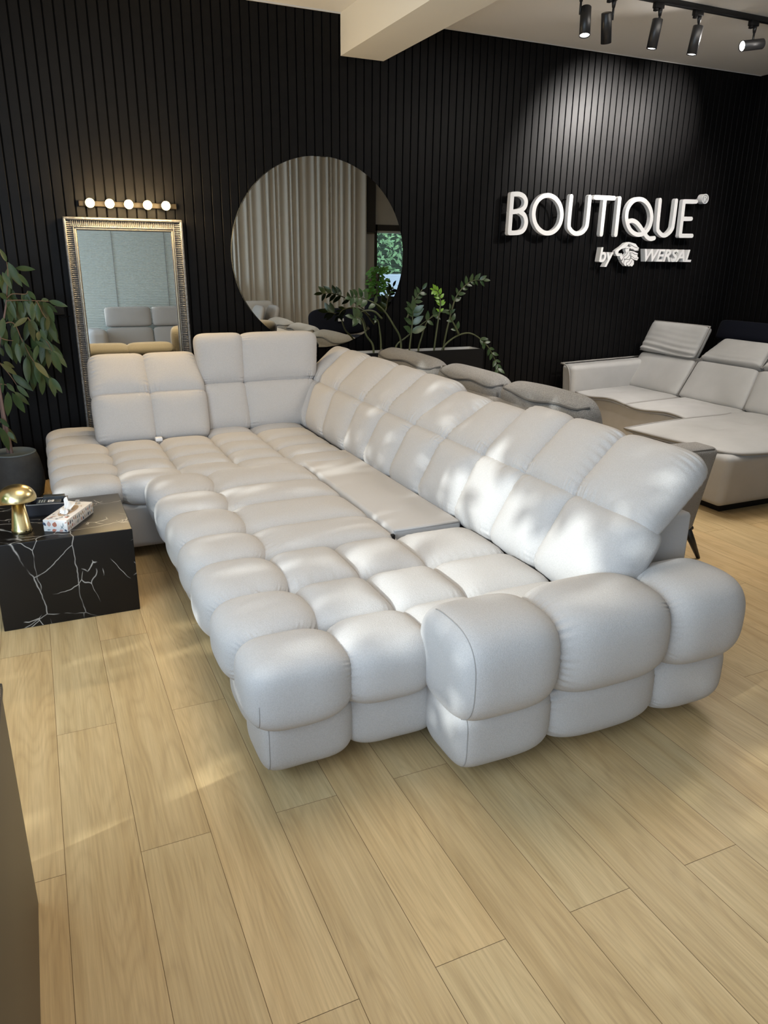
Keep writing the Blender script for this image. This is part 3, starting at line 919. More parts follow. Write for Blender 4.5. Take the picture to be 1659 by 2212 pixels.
# pulled-out bed section: edge cells, long rolls, plain panel by the backrest
mb = MB()
for r in range(3, 7):
    y0, y1 = ROWS[r], ROWS[r + 1]
    mb.block((C0 + 0.018, y0, 0.225), (C1 + 0.04, y1, SEAT), m=3.1, ends=(SOFT, SOFT if r < 6 else (3.4, 1.0)), n=44, wr=0.009, seed=nseed(), axis=1)
    top_cell(mb, C1 + 0.01, 1.31, y0, y1, tf=0.12, n=40, m=8)
bed = mb.build('pull_out_bed', FAB, sofa)
mb = MB()
mb.rbox((1.315, 2.775, 0.30), (1.66, 4.20, 0.443), 0.018, seg=3)
mb.tube([(1.32, 2.775, 0.437), (1.655, 2.775, 0.437)], 0.005)
pan = mb.build('bed_panel', 'cream_chenille_flat', sofa)
mb = MB()
mb.box((1.298, 2.746, 0.400), (1.312, 2.764, 0.430))
mb.build('hinge', 'black_plastic', sofa)['label'] = 'small black hinge'

# lower row of cells under the seat edge
SOFT2 = (3.5, 1.14)
mb = MB()
for r in range(7):
    y0, y1 = ROWS[r], ROWS[r + 1]
    if r == 0:
        mb.block((0.470, 1.865, 0.048), (0.765, y1 + .05, 0.275), m=4.5, ends=((6, 1.0), SOFT2), n=36, wr=0.003, seed=nseed(), axis=0)
        mb.block((0.765, 1.875, 0.052), (1.07, y1 + .05, 0.275), m=4.5, ends=(SOFT2, (6, 1.0)), n=36, wr=0.003, seed=nseed(), axis=0)
    else:
        mb.block((0.466 + 0.004 * r, y0, 0.048), (0.80, y1, 0.275), m=3.6, ends=(SOFT2, SOFT2), n=28, wr=0.003, seed=nseed(), axis=1)
base = mb.build('base', FAB, sofa)
mb = MB()
mb.box((0.75, 2.15, 0.02), (1.9, 5.3, 0.14))
mb.box((0.2, 4.2, 0.02), (1.8, 5.4, 0.14))
for x, y in ((0.66, 2.05), (0.66, 3.9), (0.15, 4.25), (0.15, 5.3), (1.3, 1.78), (2.05, 1.78), (2.05, 5.3)):
    mb.lathe([(0.03, 0), (0.03, 0.08)], (x, y, 0), 14)
mb.build('plinth', 'black_plastic', sofa)

# chaise seat along the wall
mb = MB()
CX = [-0.03, 0.312, 0.635, 0.965, 1.28, 1.66]
CY = [3.955, 4.205, 4.44, 4.68, 4.94, 5.20, 5.47]
for i in range(5):
    for j in range(6):
        x0, x1, y0, y1 = CX[i], CX[i + 1], CY[j], CY[j + 1]
        if i > 0 and j > 4:
            continue
        z0 = 0.285
        if i == 0:
            e = ((3.2, 1.0), SOFT) if j == 0 else (SOFT, SOFT) if j < 5 else (SOFT, (3.2, 1.0))
            mb.block((x0, y0, z0), (x1 + 0.02, y1, 0.455), m=3.2, ends=e, n=44, wr=0.006, seed=nseed(), axis=1)
        elif j == 0:
            mb.block((x0, y0, z0), (x1, y1 + 0.02, 0.455), m=3.2, ends=(SOFT, SOFT), n=44, wr=0.006, seed=nseed(), axis=0)
        else:
            top_cell(mb, x0, x1, y0, y1, z=0.412, tf=0.115, n=36)
mb.build('chaise_seat', FAB, sofa)
mb = MB()
mb.rbox((0.0, 3.99, 0.055), (1.7, 5.45, 0.315), 0.04, seg=4)
mb.build('chaise_base', 'cream_chenille_flat', sofa)


def quad_cells(mb, bot, top, tf, tb, **kw):
    """row of cells between two rows of points (left to right as seen from the front)"""
    for i in range(len(bot) - 1):
        mb.puff(bot[i], bot[i + 1], top[i + 1], top[i], tf, tb, seed=nseed(), **kw)


# two backrests facing the camera
def back_pair(bx, by, sx, sy, sz, tx, ty, tz, n=44):
    bk = MB()
    quad_cells(bk, [(x, by, 0.445) for x in bx], [(x, sy, sz) for x in sx], 0.10, 0.10, m=6.5, k=2.7, over=1.12, n=n, wr=0.004)
    b = bk.build('backrest', FAB, sofa)
    hd = MB()
    quad_cells(hd, [(x, sy, sz) for x in sx], [(x, ty, tz) for x in tx], 0.10, 0.08, m=6.5, k=2.7, over=1.12, n=n, wr=0.007, wrs=(1, 1, 0, 1.3))
    h = hd.build('headrest', FAB, sofa)
    return b, h


back_pair([0.285, 0.632, 0.968], 4.93, [0.285, 0.633, 0.985], 5.075, 0.722, [0.30, 0.632, 0.965], 5.30, 0.945)
back_pair([0.985, 1.285, 1.70], 5.04, [0.995, 1.28, 1.79], 5.15, 0.738, [0.985, 1.295, 1.83], 5.235, 1.055)
mb = MB()
mb.rbox((0.32, 5.10, 0.30), (0.95, 5.42, 0.64), 0.03)
mb.rbox((1.00, 5.20, 0.30), (2.15, 5.50, 0.66), 0.03)
mb.build('back_frame', 'cream_chenille_flat', sofa)
mb = MB()
mb.rbox((0.615, 4.868, 0.430), (0.660, 4.912, 0.456), 0.008)
mb.build('plastic_tab', 'tab_white', sofa)['label'] = 'small white plastic tab'

# long backrest
BY = [1.85, 2.23, 2.545, 2.85, 3.23, 3.57, 3.935, 4.24, 4.62, 4.96, 5.16]
SY = [1.82, 2.20, 2.53, 2.86, 3.22, 3.57, 3.93, 4.29, 4.74, 5.12, 5.33]
TY = [1.885, 2.28, 2.61, 2.91, 3.245, 3.585, 4.00, 4.39, 4.86, 5.24, 5.50]
BX, BZ, SX, SZ = 1.648, 0.44, 1.795, 0.722
mb = MB()
bot = [(BX, y, BZ) for y in BY][::-1]
top = [(SX, y, SZ) for y in SY][::-1]
quad_cells(mb, bot, top, 0.13, 0.10, m=6.5, k=2.6, over=1.13, n=44, wr=0.006)
mb.build('backrest', FAB, sofa)
for i0, i1, tx, tz in ((0, 3, 2.10, 0.925), (3, 5, 2.10, 0.885), (5, 10, 2.10, 0.925)):
    mb = MB()
    b = [(SX, y, SZ) for y in SY[i0:i1 + 1]][::-1]
    t = [(tx, y, tz) for y in TY[i0:i1 + 1]][::-1]
    quad_cells(mb, b, t, 0.11, 0.055, m=6, k=2.6, over=1.12, n=52, wr=0.009, wrs=(1, 1, 0, 1.3))
    mb.build('headrest', FAB, sofa)
mb = MB()
mb.rbox((1.78, 1.945, 0.06), (2.17, 5.45, 0.675), 0.018)
mb.build('back_frame', 'cream_chenille_flat', sofa)

# armrest at the near end
AX = [0.985, 1.345, 1.79, 2.155]
mb = MB()
for i in range(3):
    e = ((5.0, 1.0) if i == 0 else (3.5, 1.11), (3.5, 1.11) if i < 2 else (2.9, 1.0))
    mb.block((AX[i], 1.575, 0.235), (AX[i + 1], 1.93, 0.563), m=2.9, ends=e, n=72, wr=0.012, seed=nseed(), axis=0)
arm = mb.build('armrest', FAB, sofa)


def seam(parent, lo, hi, m, k, qa, angs):
    s_ = MB()
    s_.tube(MB.on_block(lo, hi, m, k, qa, angs), 0.0015, 6)
    s_.build('seam', 'seam_thread', parent)


seam(arm, (AX[0], 1.575, 0.235), (AX[1], 1.93, 0.563), 2.9, 5.0, -0.80, range(118, -62, -5))
AX2 = [1.02, 1.365, 1.80, 2.15]
mb = MB()
for i in range(3):
    e = ((7.0, 1.0) if i == 0 else SOFT2, SOFT2 if i < 2 else (3.2, 1.0))
    mb.block((AX2[i], 1.635, 0.05), (AX2[i + 1], 1.92, 0.29), m=4.0, ends=e, n=48, wr=0.007, seed=nseed(), axis=0)
ab = mb.build('armrest_base', FAB, sofa)
seam(ab, (AX2[0], 1.635, 0.05), (AX2[1], 1.92, 0.29), 4.0, 7.0, -0.88, range(50, -52, -5))
seam(seat, (C0 + 0.025, ROWS[0] + 0.01, 0.225), (C1 + 0.01, ROWS[1], SEAT), 4.0, 3.4, -0.80, range(-2, -60, -4))
seam(base, (0.470, 1.865, 0.048), (0.765, ROWS[1] + .05, 0.275), 4.5, 6.0, -0.87, range(40, -52, -4))

# ================================================================== GREY BOUCLE SOFA behind it
gs = thing('grey_sofa', (2.75, 4.2, 0.0), 'grey boucle sofa with dark piping and black legs, back turned to the cream sofa', 'sofa')
mb = MB()
mb.rbox((2.36, 2.86, 0.17), (3.10, 5.44, 0.44), 0.05)
mb.build('body', 'grey_boucle', gs)
mb = MB()
mb.rbox((2.34, 2.82, 0.17), (2.47, 5.49, 0.80), 0.06, seg=4)
mb.build('back_panel', 'grey_boucle', gs)


def arm_shape(y0, y1, name):
    m_ = MB()

    def xf(v):
        v = v.copy()
        h = (v[:, 2] - 0.18) / 0.45
        v[:, 0] = np.where(v[:, 0] > 2.8, v[:, 0] - (1 - np.clip(h, 0, 1)) ** 1.5 * 0.11, v[:, 0])
        v[:, 2] += np.where(v[:, 2] > 0.5, (v[:, 0] - 3.2) * -0.02, 0)
        return v
    m_.rbox((2.36, y0, 0.18), (3.225, y1, 0.640), 0.035, seg=4, xf=xf)
    a = m_.build(name, 'grey_boucle', gs)
    p = MB()
    p.tube([(2.40, y0 + 0.012, 0.628), (3.19, y0 + 0.012, 0.628)], 0.006)
    p.build('piping', 'grey_piping', a)
    return a


arm_shape(2.775, 2.95, 'armrest')
arm_shape(5.34, 5.495, 'armrest')
GC = [(2.93, 3.71), (3.715, 4.48), (4.485, 5.49)]
for i, (a, b) in enumerate(GC):
    mb = MB()
    Q = ((2.60, b, 0.46), (2.60, a, 0.46), (2.46, a, 0.905), (2.46, b, 0.905))
    mb.puff(*Q, 0.10, 0.11, over=1.0, m=6, k=3.4, n=28, wr=0.0, seed=nseed(), seam_at=0.0, lump=0.010)
    c = mb.build('back_cushion', 'grey_boucle', gs)
    p = MB()
    pts = []
    for t in range(25):
        s = -0.955 + 1.91 * t / 24
        tt = 0.885 + 0.035 * math.sin(t * 0.42 + i) - 0.03 * abs(s) ** 6
        pts.append(MB.on_puff(*Q, 0.112, s, tt, 1.0, 6, 3.4))
    p.tube(pts, 0.0065)
    p.build('piping', 'grey_piping', c)
    p = MB()
    p.tube([MB.on_puff(*Q, 0.112, 0.955, 0.70 - 0.1 * k_, 1.0, 6, 3.4) for k_ in range(12)], 0.0065)
    p.build('piping', 'grey_piping', c)
for a, b in ((2.95, 4.15), (4.16, 5.34)):
    mb = MB()
    mb.puff((2.60, a, 0.44), (3.12, a, 0.44), (3.12, b, 0.44), (2.60, b, 0.44), 0.06, 0.05, over=1.0, m=8, k=3, n=18, wr=0, seed=nseed(), seam_at=0)
    mb.build('seat_cushion', 'grey_boucle', gs)
for x, y, dx, dy in ((3.115, 2.83, 0.10, -0.03), (3.075, 5.40, 0.11, 0.03), (2.44, 2.86, -0.06, -0.03), (2.44, 5.40, -0.06, 0.03)):
    mb = MB()
    mb.tube([(x, y, 0.19), (x + dx * 0.5, y + dy * 0.5, 0.10), (x + dx, y + dy, 0.0)], [0.026, 0.019, 0.010], 10)
    mb.tube([(x - 0.05, y, 0.178), (x + 0.05, y, 0.178)], 0.012, 8)
    mb.build('leg', 'black_metal', gs)['label'] = 'tapered black metal leg'

# ================================================================== TAUPE SOFA with chaise at the right
ls = thing('chaise_sofa', (4.9, 4.3, 0.0), 'taupe leather-look sofa with piped edges, adjustable headrests and rounded chaise, along the right wall', 'sofa')
TL = 'taupe_leather'
mb = MB()
mb.rbox((4.455, 4.02, 0.06), (5.85, 5.52, 0.418), 0.02)
mb.rbox((5.15, 2.4, 0.06), (5.85, 4.2, 0.40), 0.03)
mb.build('base', TL, ls)
mb = MB()
mb.box((4.6, 4.1, 0.0), (5.8, 5.45, 0.08)); mb.box((3.98, 3.36, 0.0), (5.8, 4.15, 0.065))
mb.build('plinth', 'black_plastic', ls)


def pad(name, outline, z, thick, crown, tufts=(), parent=ls, rim=0.0085, front=None):
    """seat pad over a closed outline (x, y, dz), crowned, with button tufts and a piping round the edge"""
    n = len(outline)
    cx = sum(p[0] for p in outline) / n
    cy = sum(p[1] for p in outline) / n
    verts, faces = [], []
    rings = 14
    for k in range(rings + 1):
        t = k / rings
        for (x, y, dz) in outline:
            px, py = cx + (x - cx) * t, cy + (y - cy) * t
            e = 1 - t ** 3.2
            zz = z + dz * t ** 2 + crown * e
            for (tx, ty, td, tr_) in tufts:
                zz -= td * math.exp(-(((px - tx) ** 2 + (py - ty) ** 2) ** 0.5 / tr_))
            verts.append((px, py, zz))
    for k in range(rings):
        for i in range(n):
            j = (i + 1) % n
            a, b, c, d = k * n + i, k * n + j, (k + 1) * n + j, (k + 1) * n + i
            faces.append([a, d, c, b])
    base = len(verts)
    for (x, y, dz) in outline:
        verts.append((cx + (x - cx) * 0.985, cy + (y - cy) * 0.985, z + dz - thick))
    for i in range(n):
        j = (i + 1) % n
        faces.append([rings * n + i, base + i, base + j, rings * n + j])
    faces.append([base + i for i in range(n)])
    m_ = MB()
    m_.add(verts, faces, 0, True)
    o = m_.build(name, TL, parent)
    p = MB()
    p.tube([(x, y, z + dz) for x, y, dz in outline], rim, 8, closed=True)
    p.build('piping', 'taupe_piping', o)
    return o


def lerp_outline(corners, n=14):
    out = []
    for i in range(len(corners)):
        a, b = corners[i], corners[(i + 1) % len(corners)]
        for k in range(n):
            t = k / n
            out.append(tuple(a[q] + (b[q] - a[q]) * t for q in range(3)))
    return out


def wavy(out, amp=0.014):
    return [(x, y, dz + (amp * math.sin((y - 4.2) * 9.5) if x < 4.6 else 0)) for x, y, dz in out]


pad('seat_pad', wavy(lerp_outline([(4.43, 4.845, 0), (5.16, 4.93, 0), (5.16, 5.60, 0), (4.43, 5.50, 0)])), 0.425, 0.022, 0.04, [(4.72, 5.22, 0.02, 0.05), (4.95, 5.2, 0.02, 0.05)])
pad('seat_pad', wavy(lerp_outline([(4.45, 4.20, 0), (5.16, 4.20, 0), (5.16, 4.915, 0), (4.43, 4.84, 0)])), 0.425, 0.022, 0.04, [(4.75, 4.55, 0.02, 0.05), (4.98, 4.52, 0.02, 0.05)])
ch = []
for p in [(3.77, 4.10), (3.80, 3.80), (3.84, 3.50), (3.865, 3.33), (3.92, 3.245), (4.03, 3.205), (4.2, 3.185), (4.5, 3.19), (4.8, 3.21), (5.10, 3.24), (5.16, 3.6), (5.16, 4.19), (4.8, 4.20), (4.45, 4.195), (4.1, 4.16)]:
    ch.append((p[0], p[1], 0))
ch = [(v_[0], v_[1], 0) for v_ in smooth_path([(x, y, 0) for x, y, _ in ch] + [(3.77, 4.10, 0)], 5)][:-1]
pad('chaise_pad', ch, 0.425, 0.022, 0.06, [(4.25, 3.72, 0.045, 0.06), (4.62, 3.75, 0.05, 0.06), (4.9, 3.72, 0.03, 0.07)])
mb = MB()


def ch_xf(v):
    v = v.copy()
    t = np.clip((0.40 - v[:, 2]) / 0.36, 0, 1)
    v[:, 0] += 0.05 * t * (v[:, 0] < 4.3)
    v[:, 1] += 0.075 * t * (v[:, 1] < 3.6)
    return v


mb.rbox((3.835, 3.215, 0.055), (5.4, 4.12, 0.42), 0.05, seg=5, xf=ch_xf)
mb.build('chaise_base', TL, ls)


def tl_back(y0b, y1b, y0t, y1t, hx, hz_, hy0, hy1, sx=5.30, sz=0.735, hb=0.0, fo=0.004):
    """backrest facing -X: y0 far edge, y1 near edge; headrest reaching (hx, hz_)"""
    m_ = MB()
    m_.puff((5.10, y0b, 0.43), (5.10, y1b, 0.43), (sx, y1t, sz), (sx, y0t, sz), 0.05, 0.10, over=1.0, m=14, k=3.2, n=22, wr=0.0, seed=nseed(), seam_at=0.0)
    b = m_.build('backrest', TL, ls)
    p = MB()
    d = Vector((-0.045, 0, 0.02))
    for ya, yb in ((y0b, y0t), (y1b, y1t)):
        p = MB()
        p.tube([Vector((5.10, ya, 0.44)) , Vector((5.20, (ya + yb) / 2, 0.59)), Vector((sx, yb, sz - 0.01))], 0.0085)
        p.build('piping', 'taupe_piping', b)
    m_ = MB()
    m_.puff((sx - hb, y0t, sz + 0.015), (sx - hb, y1t, sz + 0.015), (hx, hy1, hz_), (hx, hy0, hz_), 0.055, 0.095, over=1.0, m=14, k=3.4, n=34, wr=0.0, seed=nseed(), seam_at=0.0, folds=fo)
    h = m_.build('headrest', TL, ls)
    p = MB()
    p.tube([(sx - hb, y0t, sz + 0.02), (hx, hy0, hz_), (hx, hy1, hz_), (sx - hb, y1t, sz + 0.02)], 0.0085)
    p.build('piping', 'taupe_piping', h)


tl_back(5.625, 4.945, 5.64, 4.965, 5.34, 1.03, 5.57, 4.91, hb=0.03, fo=0.012)
tl_back(4.925, 4.235, 4.93, 4.30, 5.50, 0.915, 4.86, 4.36)
tl_back(4.225, 3.50, 4.29, 3.55, 5.50, 0.915, 4.22, 3.58)
mb = MB()
mb.rbox((5.30, 3.4, 0.06), (5.72, 5.66, 0.70), 0.04)
mb.build('back_frame', TL, ls)
mb = MB()


def arm_xf(v):
    v = v.copy()
    t = np.clip((v[:, 2] - 0.4) / 0.26, 0, 1)
    v[:, 1] += 0.03 * t ** 2 * (v[:, 1] > 5.6)
    v[:, 0] -= 0.03 * t * (v[:, 0] < 4.8)
    v[:, 2] += np.where(v[:, 2] > 0.5, (v[:, 0] - 4.4) * 0.03, 0)
    return v


mb.rbox((4.42, 5.53, 0.06), (5.72, 5.68, 0.655), 0.045, seg=5, xf=arm_xf)
a = mb.build('armrest', TL, ls)
mb = MB()
mb.tube(smooth_path([(4.405, 5.555, 0.06), (4.405, 5.555, 0.35), (4.392, 5.56, 0.56), (4.385, 5.60, 0.645), (4.385, 5.69, 0.665)], 5), 0.0075)
mb.build('piping', 'taupe_piping', a)
mb = MB()
mb.tube([(4.39, 5.70, 0.66), (4.8, 5.705, 0.672), (5.5, 5.705, 0.692)], 0.0075)
mb.build('piping', 'taupe_piping', a)

# dark navy sofa behind it
ns = thing('navy_sofa', (6.18, 4.5, 0), 'dark navy velvet sofa mostly hidden behind the taupe sofa, by the right wall', 'sofa')
mb = MB(); mb.rbox((5.98, 3.3, 0.12), (6.40, 5.42, 0.86), 0.06, seg=4); mb.build('body', 'navy_velvet', ns)
mb = MB()
mb.puff((6.04, 5.45, 0.84), (6.04, 4.55, 0.84), (6.10, 4.55, 1.03), (6.10, 5.45, 1.03), 0.09, 0.12, over=1.0, m=8, k=4, n=18, wr=0, seed=nseed(), seam_at=0)
mb.puff((6.04, 4.54, 0.84), (6.04, 3.6, 0.84), (6.10, 3.6, 1.03), (6.10, 4.54, 1.03), 0.09, 0.12, over=1.0, m=8, k=4, n=18, wr=0, seed=nseed(), seam_at=0)
mb.build('headrest', 'navy_velvet', ns)
for y in (3.4, 5.3):
    mb = MB(); mb.lathe([(0.02, 0), (0.025, 0.13)], (6.2, y, 0), 12); mb.build('leg', 'black_metal', ns)

# ================================================================== BLACK MARBLE TABLE and what stands on it
mb = MB(); mb.rbox((-0.285, 3.345, 0.0), (0.287, 3.925, 0.40), 0.004, seg=2)
tag(mb.build('marble_table', 'black_marble', None, (0.0, 3.63, 0)), 'black marble cube side table with white veins, left of the cream sofa', 'table')

# the lamp
lt = thing('table_lamp', (-0.163, 3.49, 0.40), 'small brass mushroom table lamp on the marble table', 'lamp')
mb = MB()
mb.lathe([(0.040, 0.40), (0.042, 0.402), (0.042, 0.418), (0.040, 0.420), (0.022, 0.555)], (-0.163, 3.49, 0), 48)
mb.build('stem', 'brass', lt)
mb = MB()
prof = []
for i in range(15):
    a = i / 14 * math.pi / 2
    prof.append((0.078 * math.cos(a) ** 0.85 if i < 14 else 0.0, 0.552 + 0.063 * math.sin(a)))
prof = [(0.070, 0.549), (0.078, 0.549)] + prof
prof = [(0.0, 0.553), (0.070, 0.5525)] + prof
mb.lathe(prof, (-0.163, 3.49, 0), 56)
mb.build('shade', 'brass', lt)
mb = MB(); mb.lathe([(0.003, 0), (0.003, 0.002), (0.0, 0.002)], (0, 0, 0), 12, xf=lambda v: np.stack([v[:, 0], -v[:, 2], v[:, 1]], 1) + np.array([-0.145, 3.4515, 0.413]))
mb.build('switch', 'brass_dark', lt)

# tray with card packs
tr_ = thing('desk_tray', (-0.05, 3.72, 0.40), 'open black leather tray holding dark card packs, between lamp and tissue box', 'tray')


def rot_z(mb_, c, ang):
    ca, sa = math.cos(ang), math.sin(ang)
    for i, v in enumerate(mb_.v):
        x, y = v[:, 0].copy(), v[:, 1].copy()
        v = v.copy()
        v[:, 0] = c[0] + x * ca - y * sa
        v[:, 1] = c[1] + x * sa + y * ca
        v[:, 2] += c[2]
        mb_.v[i] = v


TA = math.radians(-8)
TC = (-0.048, 3.73, 0.40)
mb = MB()
w_, d_, h_, t_ = 0.085, 0.055, 0.058, 0.004
mb.box((-w_, -d_, 0), (w_, d_, 0.006))
for lo, hi in (((-w_, -d_, 0), (w_, -d_ + t_, h_)), ((-w_, d_ - t_, 0), (w_, d_, h_)), ((-w_, -d_, 0), (-w_ + t_, d_, h_)), ((w_ - t_, -d_, 0), (w_, d_, h_))):
    mb.box(lo, hi)
rot_z(mb, TC, TA)
body = mb.build('body', 'black_leather', tr_)
mb = MB()
mb.tube([(-w_, -d_, h_), (w_, -d_, h_), (w_, d_, h_), (-w_, d_, h_)], 0.0022, 6, closed=True)
rot_z(mb, TC, TA)
mb.build('rim', 'greige_fabric', tr_)['label'] = 'pale stitched rim'
pk = thing('card_pack', (-0.02, 3.73, 0.41), 'dark glossy card pack with a white square label lying in the black tray', 'card pack')
mb = MB(); mb.rbox((-0.045, -0.030, 0.044), (0.062, 0.030, 0.062), 0.003, seg=2)
rot_z(mb, (TC[0] + 0.0, TC[1] - 0.014, TC[2]), TA)
mb.build('pack', 'card_dark', pk)
mb = MB(); mb.box((0.004, -0.022, 0.0621), (0.030, 0.010, 0.0626)); rot_z(mb, (TC[0], TC[1] - 0.014, TC[2]), TA)
lb = mb.build('label_square', 'card_white', pk)
mb = MB()
mb.tube([(0.017 + 0.008 * math.cos(a), -0.006 + 0.009 * math.sin(a), 0.0627) for a in [0.9 + i * 0.28 for i in range(17)]], 0.0016, 5)
rot_z(mb, (TC[0], TC[1] - 0.014, TC[2]), TA)
mb.build('mark', 'card_dark', lb)
mb = MB()
for k in range(3):
    mb.box((-0.036 + k * 0.011, -0.024, 0.0621), (-0.030 + k * 0.011, 0.020, 0.0625))
rot_z(mb, (TC[0], TC[1] - 0.014, TC[2]), TA)
mb.build('stripe', 'print_grey', pk)
mb = MB(); mb.rbox((-0.02, 0.012, 0.03), (0.075, 0.048, 0.074), 0.003, seg=2); rot_z(mb, TC, TA)
tag(mb.build('card_box', 'card_dark', None, (-0.02, 3.75, 0.43)), 'dark card box standing at the back of the black tray', 'box')

# tissue box with leaf print
tb = thing('tissue_box', (0.035, 3.55, 0.40), 'white tissue box printed with rose and navy leaves, tissue sticking out, on the marble table', 'tissue box')
BA = math.radians(-27.5)
TBc = (0.036, 3.552, 0.40)
hw, hd, hh = 0.054, 0.135, 0.054
mb = MB(); mb.rbox((-hw, -hd, 0), (hw, hd, hh), 0.0015, seg=1); rot_z(mb, TBc, BA)
bx = mb.build('carton', 'box_card', tb)


def leaf_poly(cx, cz, L, Wd, ang, n=7):
    p = []
    for i in range(n + 1):
        t = i / n
        p.append((t * L - L / 2, Wd / 2 * math.sin(math.pi * t ** 0.8)))
    for i in range(n - 1, 0, -1):
        t = i / n
        p.append((t * L - L / 2, -Wd / 2 * math.sin(math.pi * t ** 0.8)))
    c, s = math.cos(ang), math.sin(ang)
    return [(cx + x * c - y * s, cz + x * s + y * c) for x, y in p]


prints = MB()
rr = random.Random(4)
PM = ['print_rose', 'print_rust', 'print_navy', 'print_tan', 'print_grey']


def put(face, poly, mi):
    e = 0.0004
    if face == 'front':
        v = [(x, -hd - e, z) for x, z in poly]
    elif face == 'right':
        v = [(hw + e, x, z) for x, z in poly]
    else:
        v = [(x, z, hh + e) for x, z in poly]
    prints.add(v, [list(range(len(v)))], mi, False)


FR = [(-0.048, 0.034, .022, .012, -0.9, 2), (-0.028, 0.036, .026, .018, 1.6, 0), (-0.002, 0.034, .026, .021, 1.3, 1), (0.030, 0.022, .024, .004, 0.9, 4), (0.030, 0.022, .022, .004, 2.2, 4), (0.036, 0.034, .020, .004, 1.6, 4),
      (-0.030, 0.008, .018, .007, 0.1, 4), (-0.006, 0.007, .022, .013, 0.2, 1), (0.026, 0.006, .020, .012, 0.3, 0), (0.046, 0.007, .016, .009, -0.6, 2), (0.049, 0.044, .012, .006, 0.7, 0)]
for cx, cz, L_, W__, an, mi in FR:
    put('front', leaf_poly(cx, cz, L_, W__, an), mi)
for i in range(30):
    cx = -hd + 0.014 + (i % 15) * 0.0182
    cz = 0.016 + (i // 15) * 0.023 + rr.uniform(-.003, .003)
    mi = rr.choice([0, 1, 2, 3, 4, 4, 3])
    put('right', leaf_poly(cx, cz, rr.uniform(.014, .024), rr.choice([.004, .010, .012]), rr.uniform(0.8, 2.2)), mi)
for i in range(44):
    cx, cy = rr.uniform(-hw + .012, hw - .012), rr.uniform(-hd + .012, hd - .012)
    if (cx / 0.036) ** 2 + (cy / 0.085) ** 2 < 1.1:
        continue
    put('top', leaf_poly(cx, cy, rr.uniform(.016, .024), rr.choice([.005, .010, .012]), rr.uniform(0, 3.1)), rr.choice([0, 1, 2, 3, 4, 3]))
rot_z(prints, TBc, BA)
prints.build('leaf_print', PM, bx)
mb = MB()
ring = [(0.032 * math.cos(a), 0.080 * math.sin(a), hh + 0.0006) for a in [i * 2 * math.pi / 28 for i in range(28)]]
mb.add(ring, [list(range(28))], 0, False); rot_z(mb, TBc, BA)
mb.build('opening', 'print_tan', bx)
mb = MB()
v, f = [], []
NU, NV = 18, 12
for i in range(NU + 1):
    for j in range(NV + 1):
        u, t = i / NU, j / NV
        r = 0.030 * (1 - 0.35 * t) + 0.007 * math.sin(u * 4 * math.pi + 3 * t)
        x = (u - 0.5) * 2 * 0.024 * (0.7 + 0.5 * t) + 0.004 * math.sin(9 * t + u * 5)
        y = -0.045 + 0.11 * (0.25 + 0.6 * t) + 0.012 * math.sin(u * 7 + 2.2 * t) + 0.02 * (u - .5) * t
        z = hh + 0.052 * math.sin(t * 2.2) ** 0.9 * (0.75 + 0.25 * math.sin(u * 5 + 1)) + 0.004 * math.sin(u * 15)
        v.append((x, y, z))
for i in range(NU):
    for j in range(NV):
        a = i * (NV + 1) + j
        f.append([a, a + 1, a + NV + 2, a + NV + 1])
mb.add(v, f, 0, True)
v2 = []
for i in range(NU + 1):
    for j in range(NV + 1):
        u, t = i / NU, j / NV
        v2.append(((u - 0.5) * 0.04 + 0.005 * math.sin(8 * t), -0.06 + 0.05 * t + 0.008 * math.sin(6 * u), hh + 0.016 * math.sin(t * 3.0) + 0.004 * math.sin(9 * u)))
mb.add(v2, f, 0, True)
rot_z(mb, TBc, BA)
mb.build('tissue', 'tissue', tb)

# ================================================================== FRAMED MIRROR leaning on the slats
fm = thing('framed_mirror', (0.645, 5.742, 0.0), 'tall rectangular mirror in a ribbed silver-gilt frame, leaning behind the cream sofa', 'mirror')
FX0, FX1, FH = 0.252, 1.038, 1.80
yb, yf = 5.742, 5.700
mb = MB()
W3 = 0.083
# backing strips in the dark groove colour, ribs in silver, lips in silver and gold
mb.box((FX0 + 0.004, yf + 0.016, 0.0), (FX0 + W3, yb, FH - 0.004), 1)
mb.box((FX1 - W3, yf + 0.016, 0.0), (FX1 - 0.004, yb, FH - 0.004), 1)
mb.box((FX0 + W3, yf + 0.016, FH - W3), (FX1 - W3, yb, FH - 0.004), 1)
mb.box((FX0 + W3, yf + 0.016, 0.0), (FX1 - W3, yb, W3), 1)


def lip(u0, u1, y0, y1, r, mi):
    m2 = MB()
    m2.rbox((FX0 + u0, y0, u0), (FX0 + u1, y1, FH - u0), r, mi)
    m2.rbox((FX1 - u1, y0, u0), (FX1 - u0, y1, FH - u0), r, mi)
    m2.rbox((FX0 + u0, y0, FH - u1), (FX1 - u0, y1, FH - u0), r, mi)
    m2.rbox((FX0 + u0, y0, u0), (FX1 - u0, y1, u1), r, mi)
    for v_ in m2.v:
        mb.v.append(v_)
    off = mb.n
    mb.f.extend([[q + off for q in f_] for f_ in m2.f])
    mb.mi.extend([mi] * len(m2.f)); mb.sm.extend(m2.sm); mb.n += m2.n


